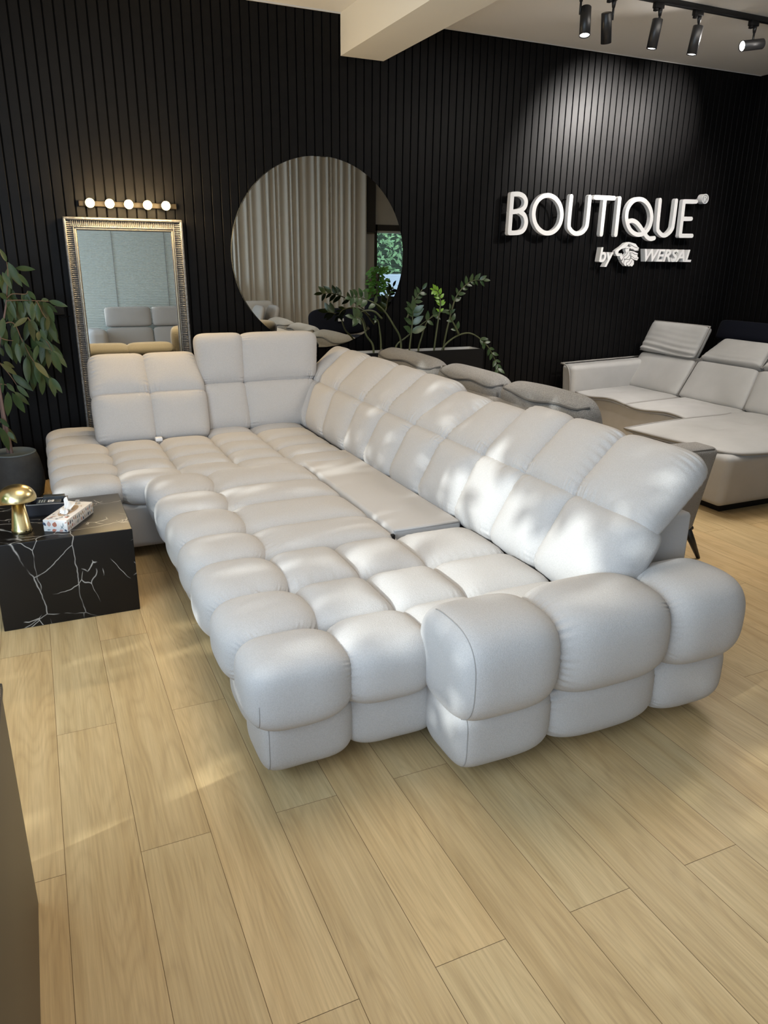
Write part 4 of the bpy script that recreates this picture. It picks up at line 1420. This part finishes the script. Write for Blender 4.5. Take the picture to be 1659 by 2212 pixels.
lip(0.0, 0.020, yf - 0.006, yb - 0.002, 0.009, 0)
lip(0.058, 0.066, yf + 0.004, yb - 0.01, 0.003, 0)
lip(0.066, 0.080, yf + 0.010, yb - 0.008, 0.005, 2)
pitch = 0.0125
z = 0.03
while z < FH - 0.03:
    for sgn, x0 in ((1, FX0), (-1, FX1)):
        mb.tube([(x0 + sgn * 0.019, yf + 0.006, z), (x0 + sgn * 0.038, yf + 0.017, z), (x0 + sgn * 0.060, yf + 0.012, z)], 0.0042, 6, 0, False)
    z += pitch
x = FX0 + 0.05
while x < FX1 - 0.05:
    mb.tube([(x, yf + 0.006, FH - 0.019), (x, yf + 0.017, FH - 0.038), (x, yf + 0.012, FH - 0.060)], 0.0042, 6, 0, False)
    x += pitch
mb.build('frame', ['silver_gilt', 'silver_groove', 'gold_lip'], fm)
mb = MB(); mb.box((FX0 + 0.075, yf + 0.022, 0.075), (FX1 - 0.075, yf + 0.026, FH - 0.075))
mb.build('mirror_glass', 'mirror_glass', fm)
fm.rotation_euler = (-math.radians(1.5), 0, 0)

# ================================================================== ROUND MIRROR
rm = thing('round_mirror', (2.085, 5.79, 1.578), 'large frameless round mirror on the black slatted wall, reflecting a curtain', 'mirror')


def disc(name, r0, r1, y0, y1, m):
    q = MB()
    n = 128
    v = []
    for y, r in ((y1, r1), (y0, r0)):
        v += [(2.085 + r * math.cos(2 * math.pi * i / n), y, 1.578 + r * math.sin(2 * math.pi * i / n)) for i in range(n)]
    f = [[n + i for i in range(n)], list(range(n))[::-1]]
    q.add(v, f, 0, False)
    q.add(v, [[i, (i + 1) % n, n + (i + 1) % n, n + i] for i in range(n)], 0, True)
    return q.build(name, m, rm)


disc('backing', 0.700, 0.700, 5.781, 5.799, 'mirror_edge')
disc('mirror_glass', 0.698, 0.700, 5.776, 5.7805, 'mirror_glass')

# ================================================================== VANITY LIGHT
vl = thing('vanity_light', (0.68, 5.79, 1.885), 'brass wall light bar with five glowing globe bulbs above the framed mirror', 'wall lamp')
mb = MB(); mb.rbox((0.365, 5.745, 1.868), (1.005, 5.798, 1.904), 0.004, seg=2)
mb.build('bar', 'brass_dark', vl)
for x in (0.432, 0.556, 0.678, 0.801, 0.923):
    mb = MB(); mb.lathe([(0.018, 0), (0.018, 0.03), (0.014, 0.036)], (0, 0, 0), 16, xf=lambda v: np.stack([v[:, 0], -v[:, 2], v[:, 1]], 1) + np.array([x, 5.748, 1.886]))
    s_ = mb.build('socket', 'brass_dark', vl)
    mb = MB()
    mb.lathe([(0.0, -0.030)] + [(0.030 * math.cos(a), 0.030 * math.sin(a)) for a in [(-0.5 + i / 12) * math.pi for i in range(1, 12)]] + [(0.0, 0.030)], (x, 5.685, 1.886), 20)
    b_ = mb.build('bulb', 'warm_bulb', vl)
    ld = bpy.data.lights.new('bulb_glow', 'POINT')
    ld.energy = 10; ld.color = (1.0, 0.72, 0.36); ld.shadow_soft_size = 0.032
    lo = bpy.data.objects.new('bulb_glow', ld)
    lo.location = (x, 5.64, 1.886)
    COL.objects.link(lo)

# ================================================================== SIGNS
def stroke(mb_, pts, wd, y0, y1, closed=False, mi=0):
    """flat-faced raised stroke with rounded ends along (x, z) points"""
    P = [Vector(p) for p in pts]
    if closed:
        P = P[:-1]
    N = len(P)
    Lf, Rt = [], []
    for i in range(N):
        if closed:
            t = P[(i + 1) % N] - P[i - 1]
        else:
            t = P[min(i + 1, N - 1)] - P[max(i - 1, 0)]
        t.normalize()
        n = Vector((-t.y, t.x))
        Lf.append(P[i] + n * wd / 2); Rt.append(P[i] - n * wd / 2)
    if closed:
        v, f = [], []
        for i in range(N):
            for q, y in ((Lf[i], y0), (Rt[i], y0), (Rt[i], y1), (Lf[i], y1)):
                v.append((q.x, y, q.y))
        for i in range(N):
            j = (i + 1) % N
            for k in range(4):
                k2 = (k + 1) % 4
                f.append([i * 4 + k, i * 4 + k2, j * 4 + k2, j * 4 + k])
        mb_.add(v, f, mi, False)
        return
    ends = []
    for (c, d) in ((P[0], (P[0] - P[1]).normalized()), (P[-1], (P[-1] - P[-2]).normalized())):
        n = Vector((-d.y, d.x))
        ends.append([c + (d * math.sin(a) + n * math.cos(a)) * wd / 2 * (1.0) for a in [math.pi * k / 6 for k in range(1, 6)]])
    poly = Lf[:] + ends[1] + Rt[::-1] + ends[0]
    # triangulate as quads strip + caps
    v, f = [], []
    for y in (y0, y1):
        v += [(q.x, y, q.y) for q in Lf] + [(q.x, y, q.y) for q in Rt]
    for i in range(N - 1):
        f.append([N + i, N + i + 1, i + 1, i])
        o_ = 2 * N
        f.append([o_ + i, o_ + i + 1, o_ + N + i + 1, o_ + N + i])
        f.append([i, i + 1, o_ + i + 1, o_ + i])
        f.append([N + i + 1, N + i, o_ + N + i, o_ + N + i + 1])
    mb_.add(v, f, mi, False)
    for (c, d) in ((P[0], (P[0] - P[1]).normalized()), (P[-1], (P[-1] - P[-2]).normalized())):
        n = Vector((-d.y, d.x))
        pl = [c + (d * math.sin(a) + n * math.cos(a)) * wd / 2 for a in [math.pi * k / 8 for k in range(9)]]
        mb_.prism([(q.x, q.y) for q in pl], y0 + 0.0006, y1 - 0.0006, mi)


sg = thing('wall_sign', (4.8, 5.78, 1.93), 'large raised white word in thin rounded capitals on the black slatted wall', 'sign')
for key, strokes in LET.items():
    mb = MB()
    for si, s in enumerate(strokes):
        closed = s[0] == s[-1] and len(s) > 20
        if not closed and len(s) > 3 and key != 'B':
            s = [(p.x, p.y) for p in smooth_path([(a, b, 0) for a, b in s], 6)]
        if key == 'B' and len(s) > 3:
            s = [(p.x, p.y) for p in smooth_path([(a, b, 0) for a, b in s], 6)]
        stroke(mb, s, 0.037, 5.690 - 0.0012 * si, 5.732 + 0.0012 * si, closed)
    for (px, pz) in ((strokes[0][0][0], strokes[0][0][1] - 0.02), (strokes[0][len(strokes[0]) // 2][0], strokes[0][len(strokes[0]) // 2][1] + 0.012)):
        mb.box((px - 0.005, 5.728, pz - 0.005), (px + 0.005, 5.803, pz + 0.005), 1)
    mb.build('letter', ['sign_white', 'black_plastic'], sg)
mb = MB()
mb.lathe([(0.043, 0), (0.043, 0.06), (0.036, 0.06), (0.036, 0.054)], (0, 0, 0), 32, smooth=False, xf=lambda v: np.stack([v[:, 0], -v[:, 2], v[:, 1]], 1) + np.array([5.884, 5.75, 2.124]))
mb.lathe([(0.036, 0.050), (0.036, 0.0548)], (0, 0, 0), 32, smooth=False, xf=lambda v: np.stack([v[:, 0], -v[:, 2], v[:, 1]], 1) + np.array([5.884, 5.75, 2.124]), mi=1)  # floor of the recess, its shade put into the colour
stroke(mb, [(5.872, 2.101), (5.872, 2.147)], 0.008, 5.688, 5.70)
stroke(mb, [(5.872, 2.147), (5.888, 2.147), (5.896, 2.136), (5.888, 2.125), (5.872, 2.125)], 0.007, 5.688, 5.70)
stroke(mb, [(5.883, 2.125), (5.898, 2.101)], 0.008, 5.688, 5.70)
mb.box((5.878, 5.745, 2.118), (5.890, 5.803, 2.130))
mb.build('registered_mark', ['sign_white', 'sign_recess_shade'], sg)

s2 = thing('small_wall_sign', (5.25, 5.78, 1.6), 'small raised white line with a lion head emblem under the large word', 'sign')


def text_part(name, body, x0, x1, z0, z1, y0, y1, shear, off, parent):
    c = bpy.data.curves.new('tmp', 'FONT')
    c.body = body
    c.shear = shear
    c.offset = off
    c.extrude = 0.5
    c.resolution_u = 6
    o = bpy.data.objects.new('tmp', c)
    COL.objects.link(o)
    dg = bpy.context.evaluated_depsgraph_get()
    me = bpy.data.meshes.new_from_object(o.evaluated_get(dg))
    v = np.array([tuple(q.co) for q in me.vertices])
    f = [list(p.vertices) for p in me.polygons]
    bpy.data.objects.remove(o)
    bpy.data.curves.remove(c)
    bpy.data.meshes.remove(me)
    a, b = v.min(0), v.max(0)
    x = x0 + (v[:, 0] - a[0]) / (b[0] - a[0]) * (x1 - x0)
    zz = z0 + (v[:, 1] - a[1]) / (b[1] - a[1]) * (z1 - z0)
    yy = np.where(v[:, 2] > 0, y0, y1)
    m_ = MB()
    m_.add(np.stack([x, yy, zz], 1), f, 0, False)
    return m_.build(name, 'sign_white', parent)


text_part('lettering', 'by', 4.714, 4.872, 1.510, 1.677, 5.70, 5.76, 0.12, 0.022, s2)
text_part('lettering', 'WERSAL', 5.233, 5.822, 1.559, 1.672, 5.70, 5.76, 0.22, 0.022, s2)
mb = MB()
for pl in LION:
    mb.prism(pl, 5.70, 5.738)


def emb(cx, cy):
    return (4.994 + (cx - 560) * 0.000835, 1.719 - (cy - 170) * 0.000578)


# wavy cut lines of the mane and beard
for a in ([(600, 190), (640, 196), (690, 226), (738, 240)], [(632, 262), (672, 262), (700, 285), (750, 282)], [(628, 322), (672, 316), (712, 340), (748, 338)],
          [(640, 362), (676, 372), (706, 398), (752, 396)], [(612, 300), (596, 345), (560, 385), (528, 440)], [(640, 330), (622, 380), (580, 425), (565, 470), (575, 505)],
          [(655, 400), (640, 440), (605, 470), (612, 510)], [(678, 430), (664, 470), (640, 500)], [(560, 250), (590, 256), (612, 244)], [(545, 420), (530, 455), (540, 478)]):
    stroke(mb, [(q.x, q.y) for q in smooth_path([(*emb(*c), 0) for c in a], 5)], 0.0042, 5.6985, 5.70, mi=1)
mb.build('lion_emblem', ['sign_white', 'sign_groove'], s2)
mb = MB()
for x, z in ((4.74, 1.60), (4.81, 1.60), (5.04, 1.60), (5.33, 1.6), (5.45, 1.6), (5.62, 1.6), (5.74, 1.6)):
    mb = MB(); mb.box((x - 0.004, 5.735, z - 0.004), (x + 0.004, 5.803, z + 0.004)); mb.build('spacer', 'black_plastic', s2)

# socket box on the wall by the tall plant
mb = MB(); mb.rbox((0.125, 5.765, 1.165), (0.20, 5.80, 1.225), 0.005, seg=2)
mb.tube([(0.15, 5.785, 1.166), (0.18, 5.77, 1.15), (0.23, 5.785, 1.155)], 0.003)
tag(mb.build('wall_socket', 'black_plastic', None, (0.16, 5.79, 1.195)), 'black surface socket on the slatted wall between plant and framed mirror', 'socket')

# ================================================================== TRACK LIGHTS
TRY = 4.53
tk = MB(); tk.rbox((3.2, TRY - 0.018, CEIL - 0.034), (6.3, TRY + 0.018, CEIL), 0.002, seg=1)
tag(tk.build('light_track', 'black_metal', None, (4.75, TRY, CEIL)), 'black ceiling light track nearer the slatted wall, five spotlights below it', 'track')
tk = MB(); tk.rbox((2.9, 3.50, CEIL - 0.034), (6.3, 3.536, CEIL), 0.002, seg=1)


def spotlight(x, y, direction, label, power=0, size=40, blend=0.5, color=(1, 0.95, 0.9), lens='lamp_lens'):
    t = thing('track_spotlight', (x, y, CEIL - 0.034), label, 'spotlight', 'track spotlights')
    m_ = MB()
    m_.rbox((x - 0.055, y - 0.017, CEIL - 0.066), (x + 0.02, y + 0.017, CEIL - 0.033), 0.003, seg=1)
    m_.rbox((x - 0.050, y - 0.014, CEIL - 0.082), (x - 0.025, y + 0.014, CEIL - 0.06), 0.003, seg=1)
    m_.build('adapter', 'black_plastic', t)
    m_ = MB()
    m_.tube([(x, y, CEIL - 0.06), (x, y, CEIL - 0.105)], [0.017, 0.010], 12)
    m_.tube([(x, y, CEIL - 0.10), (x, y, CEIL - 0.175)], 0.0075, 8)
    m_.build('arm', 'black_metal', t)
    d = Vector(direction).normalized()
    c = Vector((x, y, CEIL - 0.185))
    side = Vector((0, 0, 1)).cross(d)
    side = side.normalized() if side.length > 0.05 else Vector((1, 0, 0))
    c = c + side * 0.036 + d * 0.03
    R = d.to_track_quat('Z', 'Y').to_matrix()

    def xf(v):
        return np.array([tuple(R @ Vector(p) + c) for p in v])
    m_ = MB()
    m_.lathe([(0.0, -0.085), (0.031, -0.085), (0.034, -0.082), (0.034, 0.088), (0.031, 0.088), (0.030, 0.082)], (0, 0, 0), 28, xf=xf)
    m_.build('housing', 'black_metal', t)
    m_ = MB()
    m_.lathe([(0.030, 0.0822), (0.020, 0.085), (0.0, 0.086)], (0, 0, 0), 24, xf=xf)
    m_.build('lens', lens, t)
    if power:
        ld_ = bpy.data.lights.new('spot_beam', 'SPOT')
        ld_.energy = power; ld_.color = color; ld_.spot_size = math.radians(size); ld_.spot_blend = blend
        ld_.shadow_soft_size = 0.03
        lo_ = bpy.data.objects.new('spot_beam', ld_)
        lo_.location = c + d * 0.095
        lo_.rotation_euler = d.to_track_quat('-Z', 'Y').to_euler()
        COL.objects.link(lo_)
    return t


SPW = (1.0, 0.95, 0.90)
spotlight(3.40, TRY, (-0.12, -0.22, -1), 'black track spotlight at the left end of the track, bright lens aimed at the camera', 60, 50)
spotlight(3.66, TRY, (0.35, 0.30, -1), 'black track spotlight second from the left, tilted right towards the wall', 60, 46)
spotlight(4.05, TRY, (-0.05, 0.12, -1), 'black track spotlight in the middle of the track, hanging almost straight down', 60, 46)
spotlight(4.40, TRY, (-0.07, 0.10, -1), 'black track spotlight second from the right, in front of the bright ceiling patch', 60, 46)
spotlight(4.93, TRY, (-1.0, 0.15, -0.16), 'black track spotlight at the right end, turned sideways with glowing lens', 22, 75, 0.7)
spotlight(5.30, TRY, (-0.42, 1.0, -0.36), 'black track spotlight just beyond the right edge of the photo', 470, 58, 1.0)
spotlight(5.90, TRY, (-0.40, 1.0, -0.22), 'outermost black track spotlight beyond the right edge of the photo', 150, 46, 1.0)
spotlight(5.05, 3.517, (-0.03, 1.0, -0.50), 'black track spotlight on the nearer track, added out of view to light the wall sign', 150, 66, 0.6)  # unseen head added to brighten the fronts of the letters
spotlight(3.42, 3.517, (0.0, 0.1, -1), 'black track spotlight on the nearer track, only its lens showing at the top edge', 40, 60)
tag(tk.build('light_track', 'black_metal', None, (4.6, 3.517, CEIL)), 'second black ceiling track nearer the camera, above the photo', 'track')

# ================================================================== PLANTER and ZZ PLANT
pl = thing('planter_box', (2.85, 5.6, 0), 'long black planter box with white inside, against the wall behind the grey sofa', 'planter')
PX_0, PX_1, PY0, PY1, PZ = 2.29, 3.44, 5.53, 5.745, 0.845
mb = MB()
t = 0.018
mb.box((PX_0, PY0, 0), (PX_1, PY0 + t, PZ)); mb.box((PX_0, PY1 - t, 0), (PX_1, PY1, PZ))
mb.box((PX_0, PY0 + t, 0), (PX_0 + t, PY1 - t, PZ)); mb.box((PX_1 - t, PY0 + t, 0), (PX_1, PY1 - t, PZ))
mb.build('body', 'black_plastic', pl)
mb = MB()
e = 0.004
mb.box((PX_0 + t, PY1 - t - e, 0.6), (PX_1 - t, PY1 - t, PZ - 0.002)); mb.box((PX_1 - t - e, PY0 + t, 0.6), (PX_1 - t, PY1 - t, PZ - 0.002))
mb.box((PX_0 + t, PY0 + t, 0.6), (PX_1 - t, PY0 + t + e, PZ - 0.002)); mb.box((PX_0 + t, PY0 + t, 0.6), (PX_0 + t + e, PY1 - t, PZ - 0.002))
mb.build('liner', 'planter_white', pl)['label'] = 'white liner'
mb = MB(); mb.box((PX_0 + t, PY0 + t, 0.70), (PX_1 - t, PY1 - t, 0.765)); mb.build('soil', 'soil', pl)

zz = thing('zz_plant', (2.9, 5.62, 0.765), 'ZZ plant with arching stems of glossy oval leaves in the black planter', 'plant')
rr = random.Random(8)
LEAFY = [(0.60, 1, 5, .075), (0.85, 1, 2, .085), (0.6, 1, 3, .06), (0.45, 1, 4, .105), (0.35, 1, 5, .062), (0.7, 0.9, 1, .07), (0.48, 1, 9, .048), (0.50, 1, 7, .062), (0.60, 1, 7, .062), (0, 1, 3, .065), (0.8, 1, 1, .08), (0.9, 1, 1, .04)]
for i, st in enumerate(ZZ):
    y = 5.62 + rr.uniform(-0.06, 0.05)
    pts = [(x, y - 0.02 * k + rr.uniform(-.01, .01), z) for k, (x, z) in enumerate(st)]
    if pts[0][2] < 0.96:
        pts = [(pts[0][0], y, 0.75)] + pts
    sp = smooth_path(pts, 6)
    n = len(sp)
    m_ = MB()
    m_.tube(sp, [0.0095 * (1 - 0.7 * k / n) for k in range(n)], 8)
    s_ = m_.build('stem', 'zz_stem', zz)
    a, b, cnt, ln = LEAFY[i]
    m_ = MB()
    for k in range(cnt):
        u = a + (b - a) * (k + 0.5) / cnt
        q = min(n - 2, int(u * (n - 1)))
        p, tg = sp[q], (sp[q + 1] - sp[q]).normalized()
        sd = Vector((0, -1, 0)).cross(tg).normalized()
        for sgn in (1, -1):
            d = tg * rr.uniform(0.5, 0.9) + sd * sgn * rr.uniform(0.7, 1.0) + Vector((0, rr.uniform(-.7, .1), 0))
            L_ = ln * rr.uniform(0.85, 1.2)
            leaf(m_, p, d, Vector((0, -1, 0.5)), L_, L_ * 0.48, 0.18, n=5, fold=0.12)
    d = (sp[-1] - sp[-2]).normalized()
    leaf(m_, sp[-1], d, Vector((0, -1, 0.5)), ln, ln * 0.45, 0.1, n=5)
    m_.build('leaflets', 'zz_leaf_lime' if i == 6 else 'zz_leaf', s_)

# ================================================================== TALL PLANT at the left
tp = thing('potted_plant', (-0.235, 5.42, 0.0), 'tall long-leaved plant in a round dark grey pot by the black wall at left', 'plant')
mb = MB()
PC = (-0.235, 5.42, 0.0)
mb.lathe([(0.13, 0.0), (0.155, 0.02), (0.172, 0.10), (0.172, 0.17), (0.155, 0.27), (0.138, 0.315), (0.132, 0.318), (0.128, 0.312), (0.135, 0.27)], PC, 40)
mb.build('pot', 'pot_grey', tp)
mb = MB()
mb.lathe([(0.140, 0.309), (0.141, 0.314), (0.131, 0.3185), (0.127, 0.312)], PC, 40)
mb.build('pot_rim', 'pot_rim', tp)
mb = MB(); mb.lathe([(0.134, 0.282), (0.0, 0.288)], PC, 30); so_ = mb.build('soil', 'soil', tp)
mb = MB()
for i in range(9):
    a = i * 1.3
    mb.rbox((PC[0] + 0.06 + 0.035 * math.cos(a) - 0.018, PC[1] + 0.05 * math.sin(a) - 0.012, 0.287), (PC[0] + 0.06 + 0.035 * math.cos(a) + 0.018, PC[1] + 0.05 * math.sin(a) + 0.012, 0.301), 0.005, seg=2)
mb.build('bark_chip', 'wood_chip', so_)
mb = MB()
for i, st in enumerate(PL_BR):
    sp = smooth_path([(x - (0.02 if i == 1 else 0), y + (0.02 if i == 1 else 0), z) for x, y, z in st], 6)
    if i < 2:
        sp[0].z = 0.27
        mb.tube(sp, [0.011 - 0.007 * k / len(sp) for k in range(len(sp))], 8, 0)
    else:
        mb.tube(sp, [0.0042 - 0.0025 * k / len(sp) for k in range(len(sp))], 6, 1)
mb.build('trunk', ['trunk_pink', 'twig'], tp)
mb = MB()
rr = random.Random(2)
for i, (ax, ay, az, bx_, by_, bz) in enumerate(PL_LEAF):
    a, b = Vector((ax, ay, az)), Vector((bx_, by_, bz))
    d = b - a
    L_ = d.length
    leaf(mb, a, d, Vector((rr.uniform(-.5, .5), -1, rr.uniform(0.2, 0.7))), L_ * 1.03, max(0.030, min(0.050, L_ * 0.31)), 0.06, mi=0 if rr.random() < 0.8 else 1, n=6, fold=0.22)
for i in range(70):
    st = PL_BR[rr.choice([2, 3, 4, 7, 8, 10])]
    k = rr.randrange(len(st) - 1)
    u = rr.random()
    a = Vector(st[k]).lerp(Vector(st[k + 1]), u) + Vector((0, rr.uniform(0.0, .10), 0))
    L_ = rr.uniform(0.13, 0.18)
    leaf(mb, a, (rr.uniform(-.35, .5), rr.uniform(-.2, .3), -1), Vector((rr.uniform(-.5, .5), -1, 0.3)), L_, L_ * 0.27, 0.06, mi=0 if rr.random() < 0.85 else 1, n=6, fold=0.22)
mb.build('foliage', ['leaf_dark', 'leaf_olive'], tp)

# ================================================================== DARK CABINET by the camera
cb = thing('tall_cabinet', (-0.50, 0.6, 0), 'dark brown cabinet side cut off at the lower left edge', 'cabinet')
mb = MB(); mb.rbox((-0.80, -0.9, 0.0), (-0.172, 1.712, 0.62), 0.004, seg=2)
mb.build('carcass', 'cabinet_brown', cb)
mb = MB(); mb.rbox((-0.82, -0.92, 0.62), (-0.168, 1.716, 0.64), 0.003, seg=1); mb.build('worktop', 'cabinet_brown', cb)

# ================================================================== SEEN ONLY IN THE MIRRORS
# closed blind across the rear wall
bl = thing('window_blind', (1.55, YR + 0.06, 3.15), 'closed pale slatted blind on the rear wall, seen in the framed mirror', 'blind')
mb = MB()
for i in range(118):
    z = 0.16 + i * 0.0252
    mb.add([(0.46, YR + 0.055, z), (3.05, YR + 0.055, z), (3.05, YR + 0.078, z + 0.017), (0.46, YR + 0.078, z + 0.017), (3.05, YR + 0.060, z + 0.0285), (0.46, YR + 0.060, z + 0.0285)], [[0, 3, 2, 1], [3, 5, 4, 2]], 0, False)
mb.build('slats', 'blind_slat', bl)
mb = MB()
for x in (0.55, 1.25, 2.05, 2.85):
    mb.box((x - 0.006, YR + 0.079, 0.14), (x + 0.006, YR + 0.081, 3.13))
mb.build('ladder_tape', 'blind_cord', bl)
mb = MB(); mb.box((0.44, YR + 0.03, 3.12), (3.08, YR + 0.09, 3.19)); mb.build('head_rail', 'blind_slat', bl)

# curtain
cu = thing('curtain', (4.4, YR + 0.25, 3.15), 'long greige pleated curtain on the rear wall, seen in the round mirror', 'curtain')
mb = MB()
v, f = [], []
NX, NZ = 420, 10
for i in range(NX + 1):
    u = i / NX
    x = 3.12 + u * 2.40
    ph = u * 2 * math.pi * 21 + 1.6 * math.sin(u * 17) + 0.8 * math.sin(u * 43)
    for j in range(NZ + 1):
        zz_ = 0.02 + 3.12 * j / NZ
        amp = 0.042 * (1.0 - 0.25 * j / NZ) * (0.7 + 0.3 * math.sin(u * 31))
        v.append((x + 0.012 * math.sin(ph * 0.5 + j * 0.12), YR + 0.22 + amp * math.sin(ph + 0.10 * math.sin(j * 0.5)), zz_))
for i in range(NX):
    for j in range(NZ):
        a = i * (NZ + 1) + j
        f.append([a, a + NZ + 1, a + NZ + 2, a + 1])
mb.add(v, f, 0, True)
mb.build('cloth', 'curtain_cloth', cu)
mb = MB(); mb.rbox((3.1, YR + 0.2, 3.15), (5.6, YR + 0.24, 3.19), 0.004, seg=1); mb.build('rail', 'white_trim', cu)

# sofa behind the camera
rs = thing('recliner_sofa', (1.75, -0.85, 0), 'greige sofa with two-part back cushions behind the camera, seen in the framed mirror', 'sofa')
mb = MB()
mb.rbox((0.92, -1.35, 0.08), (3.15, -0.45, 0.44), 0.05); mb.build('base', 'greige_fabric', rs)
for x0, x1 in ((1.0, 1.69), (1.70, 2.39), (2.40, 3.09)):
    mb = MB()
    mb.puff((x1, -0.98, 0.46), (x0, -0.98, 0.46), (x0, -1.10, 0.84), (x1, -1.10, 0.84), 0.06, 0.10, over=1.0, m=9, k=3, n=18, wr=0, seed=nseed(), seam_at=0)
    mb.build('back_cushion', 'greige_fabric', rs)
    mb = MB()
    mb.puff((x1, -1.10, 0.85), (x0, -1.10, 0.85), (x0, -1.16, 1.15), (x1, -1.16, 1.15), 0.06, 0.08, over=1.0, m=9, k=3, n=18, wr=0, seed=nseed(), seam_at=0)
    mb.build('headrest', 'greige_fabric', rs)
for x0 in (0.70, 3.10):
    mb = MB(); mb.rbox((x0, -1.3, 0.08), (x0 + 0.27, -0.42, 0.84), 0.09, seg=5); mb.build('armrest', 'greige_fabric', rs)

# navy armchair and cream sofa seen in the round mirror
na = thing('navy_armchair', (4.2, 1.2, 0), 'navy velvet armchair with a white tag on its back, seen in the round mirror', 'armchair')
mb = MB()
mb.puff((4.55, 1.55, 0.42), (3.75, 1.55, 0.42), (3.75, 0.85, 0.42), (4.55, 0.85, 0.42), 0.06, 0.06, over=1.0, m=5, k=3, n=18, wr=0, seed=nseed(), seam_at=0)
mb.rbox((3.78, 0.82, 0.10), (4.52, 1.52, 0.38), 0.08, seg=4)
mb.build('seat', 'navy_velvet', na)
mb = MB()
mb.puff((4.62, 0.80, 0.46), (3.68, 0.80, 0.46), (3.68, 0.72, 0.84), (4.62, 0.72, 0.84), 0.08, 0.08, over=1.0, m=3.6, k=3, n=18, wr=0, seed=nseed(), seam_at=0)
bk_ = mb.build('backrest', 'navy_velvet', na)
mb = MB(); mb.box((4.10, 0.875, 0.66), (4.19, 0.879, 0.70)); mb.build('tag', 'label_white', bk_)
for x in (3.85, 4.45):
    for y in (0.9, 1.45):
        mb = MB(); mb.lathe([(0.012, 0), (0.016, 0.12)], (x, y, 0), 10); mb.build('leg', 'black_metal', na)
nb = thing('navy_armchair', (5.15, 0.6, 0), 'second navy velvet armchair behind the tagged one, seen in the round mirror', 'armchair')
mb = MB(); mb.rbox((4.8, 0.25, 0.10), (5.5, 0.95, 0.44), 0.10, seg=4); mb.build('seat', 'navy_velvet', nb)
mb = MB()
mb.puff((5.5, 0.28, 0.44), (4.8, 0.28, 0.44), (4.8, 0.2, 0.98), (5.5, 0.2, 0.98), 0.08, 0.08, over=1.0, m=3, k=3, n=18, wr=0, seed=nseed(), seam_at=0)
mb.build('backrest', 'navy_velvet', nb)
wsf = thing('cream_sofa', (2.9, 0.6, 0), 'cream sofa with loose pale cushions at the right, seen in the round mirror', 'sofa')
mb = MB(); mb.rbox((2.35, 0.0, 0.08), (3.35, 0.9, 0.44), 0.06, seg=4); mb.build('base', 'cream_chenille_flat', wsf)
mb = MB(); mb.rbox((2.35, -0.05, 0.3), (3.35, 0.15, 0.92), 0.07, seg=4); mb.build('backrest', 'cream_chenille_flat', wsf)
for i, x in enumerate((2.92, 3.14)):
    mb = MB()
    mb.puff((x, 0.72, 0.46), (x, 0.22, 0.46), (x + 0.12, 0.22, 0.88), (x + 0.12, 0.72, 0.88), 0.07, 0.05, over=1.0, m=5, k=2.4, n=16, wr=0, seed=nseed(), seam_at=0)
    tag(mb.build('throw_cushion', 'greige_fabric', None, (x, 0.47, 0.45)), 'pale throw cushion %s on the cream sofa in the round mirror' % ('in front' if i == 0 else 'leaning behind it'), 'cushion', 'cushions on the mirrored sofa')

# bushy plant by the rear window
bp = thing('window_plant', (5.55, -0.95, 0), 'bushy green plant in front of the rear window, seen in the round mirror', 'plant')
mb = MB(); mb.lathe([(0.13, 0), (0.17, 0.3), (0.165, 0.34), (0.15, 0.32)], (5.55, -0.95, 0), 24); mb.build('pot', 'pot_grey', bp)
mb = MB(); mb.tube(smooth_path([(5.55, -0.95, 0.3), (5.56, -0.95, 0.8), (5.54, -0.95, 1.3)], 4), 0.03); mb.build('trunk', 'bark', bp)
mb = MB()
rr = random.Random(6)
for i in range(330):
    z = rr.uniform(0.75, 1.42)
    rad = 0.24 * (1 - abs(z - 0.95) * 0.9)
    a = rr.uniform(0, 6.28)
    leaf(mb, (5.55 + rad * math.cos(a) * rr.random(), -0.95 + rad * math.sin(a) * rr.random(), z), (math.cos(a), math.sin(a), rr.uniform(-.8, .5)), (0, 1, 0.5), rr.uniform(0.07, 0.12), 0.045, n=3)
mb.build('foliage', 'tree_leaf', bp)
